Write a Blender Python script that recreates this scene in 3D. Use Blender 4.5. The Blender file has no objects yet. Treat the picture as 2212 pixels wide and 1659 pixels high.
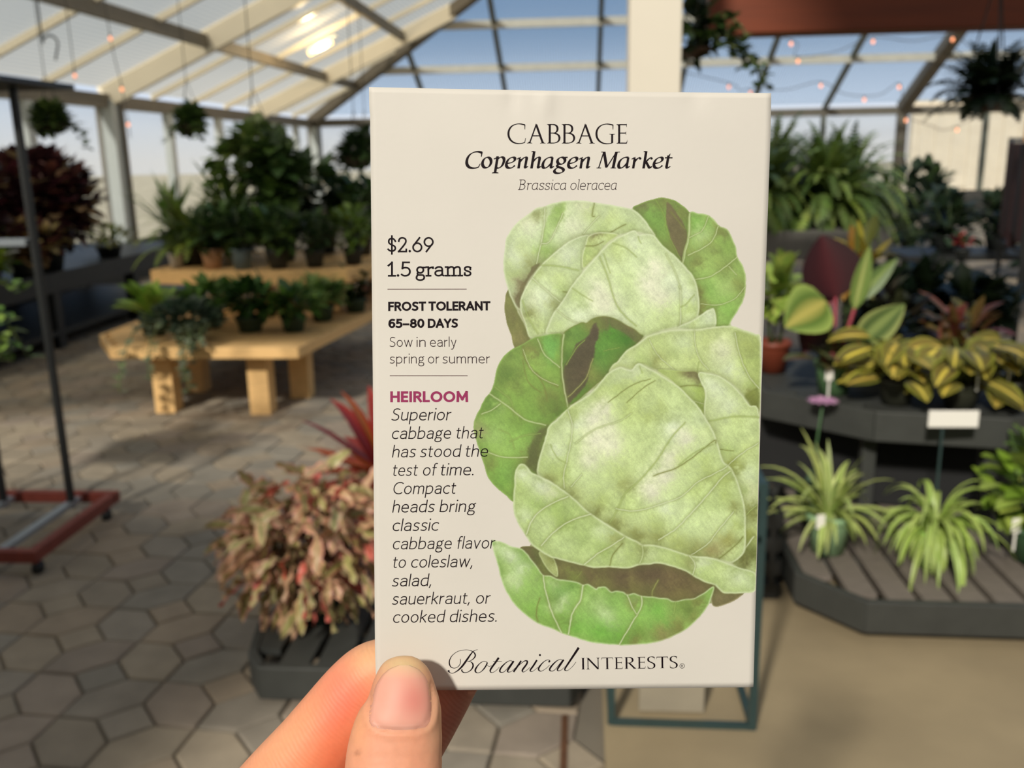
import bpy, bmesh, math, random
import numpy as np
from math import sin, cos, pi, radians as rad, sqrt, atan2
from mathutils import Vector, Matrix, Euler

random.seed(7)
np.random.seed(7)
S = bpy.context.scene
COL = S.collection

# ------------------------------------------------------------------ camera, light, exposure
F_PX = 2000.0
CX, CY = 1106.0, 829.5
EYE = Vector((0, 0, 1.5))
CAM_M = (Matrix.Rotation(rad(4.4), 3, 'Z') @ Matrix.Rotation(rad(90 - 13.9), 3, 'X') @ Matrix.Rotation(rad(-1.1), 3, 'Z'))
cd = bpy.data.cameras.new('camera')
cam = bpy.data.objects.new('camera', cd)
COL.objects.link(cam)
cam.matrix_world = Matrix.Translation(EYE) @ CAM_M.to_4x4()
cd.sensor_width = 36.0
cd.sensor_fit = 'HORIZONTAL'
cd.lens = 36.0 * F_PX / 2212.0
cd.clip_start = 0.01
cd.dof.use_dof = True
cd.dof.focus_distance = 0.2
cd.dof.aperture_fstop = 23.0
S.camera = cam

S.view_settings.view_transform = 'Standard'
S.view_settings.look = 'None'
S.view_settings.gamma = 1.0
S.view_settings.exposure = 0.0
cy = S.cycles
cy.max_bounces = 7
cy.diffuse_bounces = 3
cy.glossy_bounces = 2
cy.transmission_bounces = 3
cy.transparent_max_bounces = 12
cy.caustics_reflective = False
cy.caustics_refractive = False
cy.use_denoising = True

W = bpy.data.worlds.new('sky')
S.world = W
W.use_nodes = True
wn, wl = W.node_tree.nodes, W.node_tree.links
bg = wn['Background']
tc = wn.new('ShaderNodeTexCoord')
sx = wn.new('ShaderNodeSeparateXYZ')
rp = wn.new('ShaderNodeValToRGB')
wl.new(tc.outputs['Generated'], sx.inputs[0])
wl.new(sx.outputs['Z'], rp.inputs[0])
cr = rp.color_ramp
cr.elements[0].position = 0.0
cr.elements[0].color = (0.86, 0.83, 0.80, 1)
cr.elements[1].position = 0.55
cr.elements[1].color = (0.10, 0.22, 0.44, 1)
for pos, c in ((0.05, (0.72, 0.79, 0.90)), (0.12, (0.29, 0.41, 0.57)), (0.27, (0.14, 0.28, 0.50))):
    e = cr.elements.new(pos); e.color = (*c, 1)
# blue sky ahead, a warm hazy sky overhead and round the low sun behind the viewer
wmr = wn.new('ShaderNodeMapRange')
wmr.inputs[1].default_value = 0.15
wmr.inputs[2].default_value = 0.55
wl.new(sx.outputs['Y'], wmr.inputs[0])
wmx = wn.new('ShaderNodeMix')
wmx.data_type = 'RGBA'
wmx.inputs[6].default_value = (0.42, 0.41, 0.395, 1)
wl.new(wmr.outputs[0], wmx.inputs[0])
wl.new(rp.outputs[0], wmx.inputs[7])
wl.new(wmx.outputs[2], bg.inputs[0])
bg.inputs[1].default_value = 1.1

SUN_DIR = Vector((0.26, 0.80, -0.56)).normalized()
sd = bpy.data.lights.new('sun', 'SUN')
so = bpy.data.objects.new('sun', sd)
COL.objects.link(so)
so.rotation_euler = SUN_DIR.to_track_quat('-Z', 'Y').to_euler()
so.location = (-6, -8, 8)
sd.energy = 3.45
sd.color = (1.0, 0.93, 0.82)
sd.angle = rad(4.0)

# ------------------------------------------------------------------ helpers
def lin1(c):
    c = c / 255.0
    return c / 12.92 if c <= 0.04045 else ((c + 0.055) / 1.055) ** 2.4
def L3(c):
    return (lin1(c[0]), lin1(c[1]), lin1(c[2]))

def ray(px, py):
    return CAM_M @ Vector(((px - CX) / F_PX, (CY - py) / F_PX, -1.0))

def mat(name, col=(128, 128, 128), rough=0.6, metal=0.0, attr=False, noise=None, bump=None, emit=None, spec=0.5, sss=None, trans=None):
    """procedural principled material. noise=(scale, amount) varies the colour, bump=(scale, strength)."""
    m = bpy.data.materials.new(name)
    m.use_nodes = True
    n, l = m.node_tree.nodes, m.node_tree.links
    b = n['Principled BSDF']
    b.inputs['Roughness'].default_value = rough
    b.inputs['Metallic'].default_value = metal
    b.inputs['Specular IOR Level'].default_value = spec
    src = None
    if attr:
        a = n.new('ShaderNodeAttribute')
        a.attribute_name = 'Col'
        src = a.outputs['Color']
    c = L3(col)
    if noise:
        tcn = n.new('ShaderNodeTexCoord')
        nz = n.new('ShaderNodeTexNoise')
        mp = n.new('ShaderNodeMapping')
        l.new(tcn.outputs['Object'], mp.inputs[0])
        if len(noise) > 2:
            mp.inputs['Scale'].default_value = noise[2]
        l.new(mp.outputs[0], nz.inputs[0])
        nz.inputs['Scale'].default_value = noise[0]
        nz.inputs['Detail'].default_value = 5
        mr = n.new('ShaderNodeMapRange')
        mr.inputs[3].default_value = 1 - noise[1]
        mr.inputs[4].default_value = 1 + noise[1]
        mr.inputs[1].default_value = 0.25
        mr.inputs[2].default_value = 0.75
        l.new(nz.outputs[0], mr.inputs[0])
        mx = n.new('ShaderNodeMix')
        mx.data_type = 'RGBA'
        mx.blend_type = 'MULTIPLY'
        mx.inputs[0].default_value = 1
        if src is not None:
            l.new(src, mx.inputs[6])
        else:
            mx.inputs[6].default_value = (*c, 1)
        l.new(mr.outputs[0], mx.inputs[7])
        src = mx.outputs[2]
    if src is not None:
        l.new(src, b.inputs['Base Color'])
    else:
        b.inputs['Base Color'].default_value = (*c, 1)
    if bump:
        nb = n.new('ShaderNodeTexNoise')
        nb.inputs['Scale'].default_value = bump[0]
        nb.inputs['Detail'].default_value = 4
        tb = n.new('ShaderNodeTexCoord')
        l.new(tb.outputs['Object'], nb.inputs[0])
        bm_ = n.new('ShaderNodeBump')
        bm_.inputs['Strength'].default_value = bump[1]
        bm_.inputs['Distance'].default_value = bump[2] if len(bump) > 2 else 0.01
        l.new(nb.outputs[0], bm_.inputs['Height'])
        l.new(bm_.outputs[0], b.inputs['Normal'])
    if emit:
        b.inputs['Emission Color'].default_value = (*L3(emit[0]), 1)
        b.inputs['Emission Strength'].default_value = emit[1]
    if sss:
        b.inputs['Subsurface Weight'].default_value = sss[0]
        b.inputs['Subsurface Radius'].default_value = sss[1]
        b.inputs['Subsurface Scale'].default_value = sss[2]
    if trans:   # thin leaf: some light comes through
        tr = n.new('ShaderNodeBsdfTranslucent')
        if src is not None:
            l.new(src, tr.inputs[0])
        else:
            tr.inputs[0].default_value = (*c, 1)
        ms = n.new('ShaderNodeMixShader')
        ms.inputs[0].default_value = trans
        l.new(b.outputs[0], ms.inputs[1])
        l.new(tr.outputs[0], ms.inputs[2])
        l.new(ms.outputs[0], n['Material Output'].inputs[0])
    return m

class MB:
    """mesh builder: collects geometry in world space and links it as one object."""
    def __init__(s, smooth=False):
        s.v, s.f, s.c, s.sm = [], [], [], smooth
        s.col = (1, 1, 1)
    def add(s, vs, fs, col=None, cols=None):
        o = len(s.v)
        s.v.extend(vs)
        s.f.extend([[i + o for i in f] for f in fs])
        s.c.extend(cols if cols else [col or s.col] * len(vs))
    def box(s, c, d, rz=0, col=None, M=None):
        hx, hy, hz = d[0] / 2, d[1] / 2, d[2] / 2
        vs = []
        ca, sa = cos(rz), sin(rz)
        for x, y, z in ((-1, -1, -1), (1, -1, -1), (1, 1, -1), (-1, 1, -1), (-1, -1, 1), (1, -1, 1), (1, 1, 1), (-1, 1, 1)):
            X, Y, Z = x * hx, y * hy, z * hz
            vs.append((c[0] + X * ca - Y * sa, c[1] + X * sa + Y * ca, c[2] + Z))
        s.add(vs, [(3, 2, 1, 0), (4, 5, 6, 7), (0, 1, 5, 4), (1, 2, 6, 5), (2, 3, 7, 6), (3, 0, 4, 7)], col)
    def bar(s, a, b, w, h, up=(0, 0, 1), col=None):
        a, b = Vector(a), Vector(b)
        d = (b - a).normalized()
        u = Vector(up)
        if abs(d.dot(u)) > 0.99:
            u = Vector((0, 1, 0))
        r = d.cross(u).normalized()
        u = r.cross(d).normalized()
        vs = []
        for p in (a, b):
            for i, j in ((-1, -1), (1, -1), (1, 1), (-1, 1)):
                vs.append(tuple(p + r * (i * w / 2) + u * (j * h / 2)))
        s.add(vs, [(0, 1, 2, 3), (7, 6, 5, 4), (1, 0, 4, 5), (2, 1, 5, 6), (3, 2, 6, 7), (0, 3, 7, 4)], col)
    def tube(s, pts, r, n=8, col=None, closed=False):
        pts = [Vector(p) for p in pts]
        rs = r if isinstance(r, (list, tuple)) else [r] * len(pts)
        vs, fs = [], []
        prev = None
        for i, p in enumerate(pts):
            a = pts[max(i - 1, 0)]
            b = pts[min(i + 1, len(pts) - 1)]
            d = (b - a)
            d = d.normalized() if d.length > 1e-9 else Vector((0, 0, 1))
            if prev is None:
                u = Vector((0, 0, 1)) if abs(d.z) < 0.9 else Vector((1, 0, 0))
            else:
                u = prev
            u = (u - d * u.dot(d)).normalized()
            prev = u
            w = d.cross(u)
            for k in range(n):
                t = 2 * pi * k / n
                vs.append(tuple(p + (u * cos(t) + w * sin(t)) * rs[i]))
        for i in range(len(pts) - 1):
            for k in range(n):
                k2 = (k + 1) % n
                fs.append((i * n + k, i * n + k2, (i + 1) * n + k2, (i + 1) * n + k))
        fs.append(tuple(range(n - 1, -1, -1)))
        fs.append(tuple(range((len(pts) - 1) * n, len(pts) * n)))
        s.add(vs, fs, col)
    def lathe(s, c, prof, n=24, col=None):
        vs, fs = [], []
        for r, z in prof:
            for k in range(n):
                t = 2 * pi * k / n
                vs.append((c[0] + r * cos(t), c[1] + r * sin(t), c[2] + z))
        for i in range(len(prof) - 1):
            for k in range(n):
                k2 = (k + 1) % n
                fs.append((i * n + k, i * n + k2, (i + 1) * n + k2, (i + 1) * n + k))
        fs.append(tuple(range(n - 1, -1, -1)))
        fs.append(tuple(range((len(prof) - 1) * n, len(prof) * n)))
        s.add(vs, fs, col)
    def prism(s, poly, z0, z1, col=None):
        n = len(poly)
        vs = [(x, y, z0) for x, y in poly] + [(x, y, z1) for x, y in poly]
        fs = [tuple(range(n - 1, -1, -1)), tuple(range(n, 2 * n))]
        fs += [(i, (i + 1) % n, n + (i + 1) % n, n + i) for i in range(n)]
        s.add(vs, fs, col)
    def build(s, name, m, parent=None, bevel=0):
        me = bpy.data.meshes.new(name)
        off = parent_loc(parent)
        vs = [(v[0] - off[0], v[1] - off[1], v[2] - off[2]) for v in s.v]
        me.from_pydata(vs, [], s.f)
        a = me.color_attributes.new('Col', 'FLOAT_COLOR', 'POINT')
        arr = np.ones((len(vs), 4), dtype=np.float32)
        if len(vs):
            arr[:, :3] = np.array(s.c, dtype=np.float32)
        a.data.foreach_set('color', arr.ravel())
        me.materials.append(m)
        if s.sm:
            me.polygons.foreach_set('use_smooth', [True] * len(me.polygons))
        me.update()
        o = bpy.data.objects.new(name, me)
        COL.objects.link(o)
        if parent is not None:
            o.parent = parent
        if bevel:
            md = o.modifiers.new('bevel', 'BEVEL')
            md.width = bevel
            md.segments = 2
            md.limit_method = 'ANGLE'
        return o

def parent_loc(p):
    v = Vector((0, 0, 0))
    while p is not None:
        v += Vector(p.location)
        p = p.parent
    return v

def tag(o, label, cat, group=None, kind=None):
    if label: o['label'] = label
    if cat: o['category'] = cat
    if group: o['group'] = group
    if kind: o['kind'] = kind
    return o

def thing(name, loc, label, cat, group=None):
    o = bpy.data.objects.new(name, None)
    COL.objects.link(o)
    o.location = loc
    o.empty_display_size = 0.05
    return tag(o, label, cat, group)

def struct(name, mb, m, label=None, parent=None, bevel=0):
    o = mb.build(name, m, parent, bevel)
    if parent is None:
        o['kind'] = 'structure'
        if label:
            o['label'] = label
    return o
# ------------------------------------------------------------------ the seed packet
# the packet's four corners in the camera's own frame when it was held up (metres), then in the world
def cam_pt(px, py, d):
    return EYE + CAM_M @ Vector(((px - CX) / F_PX * d, (CY - py) / F_PX * d, -d))
P_TL, P_TR = cam_pt(797, 188, 0.1930), cam_pt(1666, 201, 0.1930)
P_BL, P_BR = cam_pt(812, 1490, 0.2060), cam_pt(1628, 1484, 0.2060)
P_N = ((P_TR - P_TL) + (P_BR - P_BL)).cross((P_TL - P_BL) + (P_TR - P_BR)).normalized()   # towards the viewer
P_0 = (P_TL + P_TR + P_BL + P_BR) / 4
P_U = ((P_TR - P_TL) + (P_BR - P_BL)).normalized()
P_V = P_N.cross(P_U)
P_W, P_H = 0.0839, 0.1297
np_eye, np_cam = np.array(EYE), np.array(CAM_M)
nN, n0, nU, nV = np.array(P_N), np.array(P_0), np.array(P_U), np.array(P_V)

def bulge(a, b):
    """height of the paper (m) over its flat plane; a, b in -1..1 across and up the packet"""
    h = 0.0009 * (1 - a ** 4) * (1 - b ** 4)
    h = h + 0.00012 * np.sin(3.1 * a + 2.2 * b) + 0.00010 * np.sin(5.2 * b - 2.0 * a + 1.0)
    h = h + 0.00045 * np.exp(-((a + 0.12) / 0.035) ** 2 - ((b - 0.97) / 0.06) ** 2) * (1 - 0.5 * a)
    h = h - 0.00030 * np.exp(-((a - 0.62) / 0.05) ** 2 - ((b - 0.99) / 0.05) ** 2)
    h = h - 0.00035 * np.exp(-((a + 0.29) / 0.03) ** 2 - ((b - 0.98) / 0.05) ** 2)
    # the lower left corner is pressed back by the thumb
    h = h - 0.0012 * np.exp(-((a + 0.80) / 0.22) ** 2 - ((b + 1.0) / 0.14) ** 2)
    return h

def on_packet(px, py, off=0.0):
    """points of the paper's front seen along the printed layout; arrays in, (n,3) out"""
    px = np.asarray(px, float).ravel(); py = np.asarray(py, float).ravel()
    r = np.stack([(px - CX) / F_PX, (CY - py) / F_PX, -np.ones_like(px)], 1) @ np_cam.T
    t = ((n0 - np_eye) @ nN) / (r @ nN)
    p = np_eye + r * t[:, None]
    q = p - n0
    a, b = (q @ nU) / (P_W / 2), (q @ nV) / (P_H / 2)
    h = bulge(np.clip(a, -1.02, 1.02), np.clip(b, -1.02, 1.02)) + off
    t2 = ((n0 - np_eye) @ nN + h) / (r @ nN)
    return np_eye + r * t2[:, None]

packet = thing('seed_packet', tuple(P_0), 'white paper cabbage seed packet held upright by a hand in front', 'seed packet')

def fast_mesh(name, verts, faces, m, parent, cols=None, smooth=True):
    me = bpy.data.meshes.new(name)
    off = np.array(parent_loc(parent)) if parent is not None else np.zeros(3)
    me.from_pydata((verts - off).tolist(), [], faces)
    if cols is not None:
        a = me.color_attributes.new('Col', 'FLOAT_COLOR', 'POINT')
        arr = np.ones((len(verts), 4), np.float32)
        arr[:, :3] = cols
        a.data.foreach_set('color', arr.ravel())
    me.materials.append(m)
    me.polygons.foreach_set('use_smooth', [smooth] * len(me.polygons))
    me.update()
    o = bpy.data.objects.new(name, me)
    COL.objects.link(o)
    if parent is not None:
        o.parent = parent
    return o

PAPER = (0.70, 0.670, 0.605)
PAPER_SRGB = (229, 219, 202)     # how that paper looks in the light of the place
m_paper = mat('packet_paper', (232, 228, 219), 0.6, bump=(900, 0.10, 0.0002), noise=(60, 0.02))
m_paper.node_tree.nodes['Principled BSDF'].inputs['Base Color'].default_value = (*PAPER, 1)
for nd in m_paper.node_tree.nodes:
    if nd.type == 'MIX':
        nd.inputs[6].default_value = (*PAPER, 1)
m_ink = mat('black_ink', (24, 14, 20), 0.6, spec=0.12)
m_ink_thin = mat('thin_black_ink', (48, 32, 36), 0.6, spec=0.12)
m_plum = mat('plum_ink', (150, 46, 92), 0.55, spec=0.3)
m_rule = mat('rule_ink', (96, 70, 70), 0.55, spec=0.3)

# paper outline (front) traced as printed sheet: left, right, top, bottom edges
def packet_grid(nx=70, ny=108):
    lx = lambda v: np.interp(v, [0, 0.035, 0.045, 0.5, 0.93, 1], [797, 797.5, 799.5, 805.5, 810, 813])
    rx = lambda v: np.interp(v, [0, 0.06, 0.5, 1], [1666, 1665, 1645, 1627.5])
    V, U = np.meshgrid(np.linspace(0, 1, ny + 1), np.linspace(0, 1, nx + 1), indexing='ij')
    x = lx(V) * (1 - U) + rx(V) * U
    ty = 188 + 13 * U + 2.0 * np.sin(pi * U)
    by = np.interp(U, [0, 0.2, 1], [1492, 1491, 1484.5])
    y = ty * (1 - V) + by * V
    fr = on_packet(x, y, 0.0)
    bk = on_packet(x, y, 0.0) 
    # back sheet bulges the other way
    q = fr - n0
    d = (q @ nN)
    bk = fr - nN[None, :] * (0.0006 + 1.6 * np.clip(d, 0, 1))[:, None]
    n = (nx + 1) * (ny + 1)
    vid = lambda i, j: i * (nx + 1) + j
    faces = []
    for i in range(ny):
        for j in range(nx):
            faces.append((vid(i + 1, j), vid(i + 1, j + 1), vid(i, j + 1), vid(i, j)))
            faces.append((n + vid(i, j), n + vid(i, j + 1), n + vid(i + 1, j + 1), n + vid(i + 1, j)))
    for j in range(nx):
        faces.append((vid(0, j), vid(0, j + 1), n + vid(0, j + 1), n + vid(0, j)))
        faces.append((vid(ny, j + 1), vid(ny, j), n + vid(ny, j), n + vid(ny, j + 1)))
    for i in range(ny):
        faces.append((vid(i + 1, 0), vid(i, 0), n + vid(i, 0), n + vid(i + 1, 0)))
        faces.append((vid(i, nx), vid(i + 1, nx), n + vid(i + 1, nx), n + vid(i, nx)))
    return fast_mesh('paper_envelope', np.concatenate([fr, bk]), faces, m_paper, packet)
packet_grid()

# ---- lettering: every glyph is drawn with pen strokes
def cub(p0, p1, p2, p3, n=10):
    return [tuple((1 - t) ** 3 * p0[i] + 3 * (1 - t) ** 2 * t * p1[i] + 3 * (1 - t) * t * t * p2[i] + t ** 3 * p3[i] for i in (0, 1)) for t in [k / n for k in range(1, n + 1)]]

def parse(d):
    """'M x y L x y C ...' -> list of polylines; O cx cy rx ry ellipse; D x y r dot"""
    tk = d.split()
    out, cur, i = [], [], 0
    g = lambda k: [float(t) for t in tk[i + 1:i + 1 + k]]
    while i < len(tk):
        c = tk[i]
        if c == 'M':
            if len(cur) > 1: out.append(('s', cur))
            x = g(2); cur = [(x[0], x[1])]; i += 3
        elif c == 'L':
            x = g(2)
            if len(cur) > 1:
                # break at corners so that each straight run keeps its full width
                a, b = cur[-2], cur[-1]
                v1 = atan2(b[1] - a[1], b[0] - a[0]); v2 = atan2(x[1] - b[1], x[0] - b[0])
                dv = abs((v2 - v1 + pi) % (2 * pi) - pi)
                if dv > 0.5:
                    out.append(('s', cur)); cur = [b]
            cur.append((x[0], x[1])); i += 3
        elif c == 'C':
            x = g(6)
            if len(cur) > 1:
                a, b = cur[-2], cur[-1]
                v1 = atan2(b[1] - a[1], b[0] - a[0]); v2 = atan2(x[1] - b[1], x[0] - b[0])
                if abs((v2 - v1 + pi) % (2 * pi) - pi) > 0.7:
                    out.append(('s', cur)); cur = [b]
            cur += cub(cur[-1], x[0:2], x[2:4], x[4:6]); i += 7
        elif c == 'O':
            if len(cur) > 1: out.append(('s', cur))
            x = g(4); cur = []
            out.append(('o', [(x[0] + x[2] * cos(t), x[1] + x[3] * sin(t)) for t in [2 * pi * k / 36 for k in range(36)]])); i += 5
        elif c == 'D':
            if len(cur) > 1: out.append(('s', cur))
            x = g(3); cur = []
            out.append(('d', [(x[0] + x[2] * cos(t), x[1] + x[2] * sin(t)) for t in [2 * pi * k / 14 for k in range(14)]])); i += 4
        elif c == 'P':      # filled polygon: P n x y ...
            if len(cur) > 1: out.append(('s', cur))
            k = int(tk[i + 1]); v = [float(t) for t in tk[i + 2:i + 2 + 2 * k]]; cur = []
            out.append(('d', [(v[2 * q], v[2 * q + 1]) for q in range(k)])); i += 2 + 2 * k
        elif c == 'W':      # explicit widths for what follows: W w
            if len(cur) > 1: out.append(('s', cur))
            out.append(('w', float(tk[i + 1]))); cur = []; i += 2
        else:
            raise ValueError(c + ' in ' + d)
    if len(cur) > 1: out.append(('s', cur))
    return out

def ribbon(pts, wf, closed=False, cap=0.0):
    """pts 2-D, wf(i, angle) width -> verts, faces"""
    n = len(pts)
    vs, fs = [], []
    P = [np.array(p, float) for p in pts]
    for i in range(n):
        a = P[i - 1] if (i > 0 or closed) else P[i]
        b = P[(i + 1) % n] if (i < n - 1 or closed) else P[i]
        d = b - a
        d = d / (np.hypot(*d) + 1e-9)
        p = P[i].copy()
        w = wf(i, atan2(d[1], d[0]))
        if cap and not closed:
            if i == 0: p = p - d * cap * w
            if i == n - 1: p = p + d * cap * w
        nn = np.array([-d[1], d[0]]) * w / 2
        vs += [tuple(p + nn), tuple(p - nn)]
    m = n if closed else n - 1
    for i in range(m):
        j = (i + 1) % n
        fs.append((2 * i, 2 * i + 1, 2 * j + 1, 2 * j))
    return vs, fs

SANS = {
 'a': (400, 'M 45 425 C 95 480 150 500 210 500 C 320 500 380 450 380 340 L 380 0 M 380 290 L 250 290 C 100 290 20 240 20 140 C 20 50 90 0 180 0 C 280 0 340 40 380 100'),
 'b': (430, 'M 20 740 L 20 12 M 20 380 C 70 460 140 500 220 500 C 350 500 420 400 420 250 C 420 100 340 0 200 0 C 120 0 60 5 20 12'),
 'c': (375, 'M 370 465 C 330 490 290 500 240 500 C 100 500 10 400 10 250 C 10 100 100 0 240 0 C 300 0 340 15 370 40'),
 'd': (430, 'M 410 740 L 410 0 M 410 480 C 350 497 300 500 230 500 C 90 500 10 400 10 240 C 10 90 80 0 200 0 C 280 0 350 40 410 120'),
 'e': (415, 'M 15 255 L 405 255 M 405 255 C 405 400 330 500 215 500 C 90 500 10 400 10 250 C 10 90 100 0 240 0 C 300 0 350 12 390 40'),
 'f': (240, 'M 90 0 L 90 600 C 90 700 140 745 215 745 C 240 745 255 742 265 738 M 0 500 L 230 500'),
 'g': (400, 'O 195 335 150 165 M 290 450 L 400 530 M 100 215 C 60 170 50 130 60 95 C 70 55 110 40 160 40 L 260 40 C 350 40 400 0 400 -60 C 400 -150 310 -190 200 -190 C 90 -190 10 -150 10 -80 C 10 -20 40 10 90 45'),
 'h': (400, 'M 20 740 L 20 0 M 20 370 C 80 450 150 500 230 500 C 330 500 380 440 380 330 L 380 0'),
 'i': (40, 'M 20 500 L 20 0 D 20 680 DOT'),
 'k': (360, 'M 20 740 L 20 0 M 345 500 L 30 230 M 120 300 L 360 0'),
 'l': (40, 'M 20 740 L 20 0'),
 'm': (640, 'M 20 500 L 20 0 M 20 390 C 70 460 130 500 190 500 C 280 500 320 450 320 340 L 320 0 M 320 390 C 370 460 430 500 500 500 C 590 500 620 440 620 330 L 620 0'),
 'n': (400, 'M 20 500 L 20 0 M 20 370 C 80 450 150 500 230 500 C 330 500 380 440 380 330 L 380 0'),
 'o': (440, 'O 220 250 210 250'),
 'p': (430, 'M 20 500 L 20 -210 M 20 390 C 70 460 140 500 220 500 C 350 500 420 400 420 255 C 420 100 330 0 200 0 C 130 0 70 10 20 40'),
 'r': (240, 'M 20 500 L 20 0 M 20 350 C 60 430 130 480 235 490'),
 's': (335, 'M 320 470 C 270 492 230 500 180 500 C 90 500 40 450 40 380 C 40 310 90 285 170 255 C 260 225 320 195 320 120 C 320 50 260 0 160 0 C 110 0 60 10 15 30'),
 't': (255, 'M 90 640 L 90 130 C 90 40 130 0 190 0 C 215 0 235 3 255 10 M 0 500 L 240 500'),
 'u': (400, 'M 20 500 L 20 170 C 20 60 70 0 170 0 C 250 0 320 40 380 110 M 380 500 L 380 0'),
 'v': (390, 'M 10 500 L 195 0 L 380 500'),
 'w': (620, 'M 10 500 L 160 0 L 310 500 L 460 0 L 610 500'),
 'y': (385, 'M 10 500 L 200 10 M 380 500 L 185 -80 C 150 -170 110 -200 60 -200 C 40 -200 25 -198 10 -192'),
 '.': (40, 'D 20 40 DOT'), ',': (60, 'M 50 50 L 5 -95'),
 'C': (545, 'M 545 655 C 490 695 430 720 350 720 C 150 720 15 570 15 360 C 15 150 150 0 350 0 C 430 0 490 25 545 65'),
 'S': (430, 'M 405 680 C 350 710 300 720 240 720 C 120 720 50 650 50 550 C 50 440 130 410 230 370 C 340 325 410 290 410 180 C 410 70 330 0 200 0 C 130 0 70 15 20 45'),
 'F': (370, 'M 20 0 L 20 720 L 370 720 M 20 370 L 340 370'),
 'R': (450, 'M 20 0 L 20 720 L 200 720 C 340 720 410 650 410 540 C 410 420 330 355 200 355 L 20 355 M 215 355 L 450 0'),
 'O': (640, 'O 320 360 310 360'), 'T': (460, 'M 0 720 L 460 720 M 230 720 L 230 0'),
 'L': (355, 'M 20 720 L 20 0 L 355 0'), 'E': (370, 'M 370 720 L 20 720 L 20 0 L 370 0 M 20 370 L 340 370'),
 'A': (540, 'M 0 0 L 270 720 L 540 0 M 100 210 L 440 210'), 'N': (520, 'M 20 0 L 20 720 M 20 720 L 500 0 M 500 0 L 500 720'),
 'D': (540, 'M 20 0 L 20 720 L 210 720 C 420 720 520 580 520 360 C 520 140 420 0 210 0 L 20 0'),
 'Y': (480, 'M 0 720 L 240 330 M 480 720 L 240 330 M 240 340 L 240 0'),
 'H': (520, 'M 20 0 L 20 720 M 500 0 L 500 720 M 20 370 L 500 370'), 'I': (40, 'M 20 0 L 20 720'),
 'M': (660, 'M 30 0 L 50 720 M 50 720 L 330 150 M 330 150 L 610 720 M 610 720 L 630 0'),
 '6': (430, 'M 385 700 C 350 715 310 720 280 720 C 120 720 20 590 20 330 C 20 110 100 0 220 0 C 340 0 420 80 420 220 C 420 360 340 430 230 430 C 140 430 70 380 30 290'),
 '5': (400, 'M 370 720 L 80 720 M 80 720 L 60 400 M 60 400 C 110 420 160 430 200 430 C 340 430 410 350 410 225 C 410 80 310 0 170 0 C 110 0 60 10 10 35'),
 '8': (430, 'O 215 545 170 175 O 215 190 205 190'), '0': (440, 'O 220 360 210 360'), '-': (420, 'M 20 290 L 400 290'),
}
SLAB = dict(SANS)
SLAB.update({
 '.': (110, 'D 55 55 DOT'),
 '$': (420, 'M 395 560 C 350 640 290 690 220 690 C 110 690 50 630 50 550 C 50 460 110 420 210 370 C 330 320 395 280 395 180 C 395 90 310 25 210 25 C 130 25 60 70 20 120 M 215 800 L 215 -90'),
 '2': (440, 'M 30 545 C 40 660 110 720 210 720 C 330 720 400 650 400 550 C 400 450 330 360 25 0 L 420 0 L 420 110'),
 '6': (460, 'M 345 720 L 70 360 O 230 220 220 220'), '9': (460, 'M 115 0 L 395 370 O 230 500 220 220'),
 '1': (330, 'M 20 550 L 190 700 M 195 720 L 195 0 M 40 0 L 350 0'),
 '5': (420, 'M 370 720 L 80 720 M 80 720 L 55 400 M 55 400 C 110 430 150 440 200 440 C 340 440 410 350 410 225 C 410 80 310 0 180 0 C 110 0 60 30 20 70'),
 'g': (400, 'O 190 330 160 165 M 290 470 L 420 470 M 90 200 C 50 160 40 130 50 100 C 60 60 100 45 160 45 L 250 45 C 350 45 390 0 390 -60 C 390 -150 300 -190 190 -190 C 80 -190 0 -150 0 -80 C 0 -20 30 20 90 50'),
 'r': (350, 'M 110 490 L 110 0 M 10 490 L 110 490 M 10 0 L 220 0 M 110 350 C 150 440 220 480 350 480 L 350 430'),
 'a': (440, 'M 40 415 C 95 480 150 500 210 500 C 320 500 370 450 370 340 L 370 40 L 440 5 M 370 290 L 250 290 C 100 290 20 240 20 140 C 20 50 90 0 180 0 C 280 0 330 50 370 110'),
 'm': (800, 'M 110 490 L 110 0 M 10 490 L 110 490 M 10 0 L 210 0 M 110 380 C 160 460 220 500 280 500 C 360 500 400 450 400 340 L 400 0 M 310 0 L 500 0 M 400 380 C 450 460 510 500 580 500 C 660 500 690 440 690 330 L 690 0 M 600 0 L 790 0'),
 's': (340, 'M 320 350 L 320 450 M 320 450 C 270 490 230 500 180 500 C 90 500 30 450 30 380 C 30 310 90 285 170 255 C 260 225 330 195 330 120 C 330 50 260 0 160 0 C 110 0 70 15 30 45 L 30 140'),
})
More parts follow.
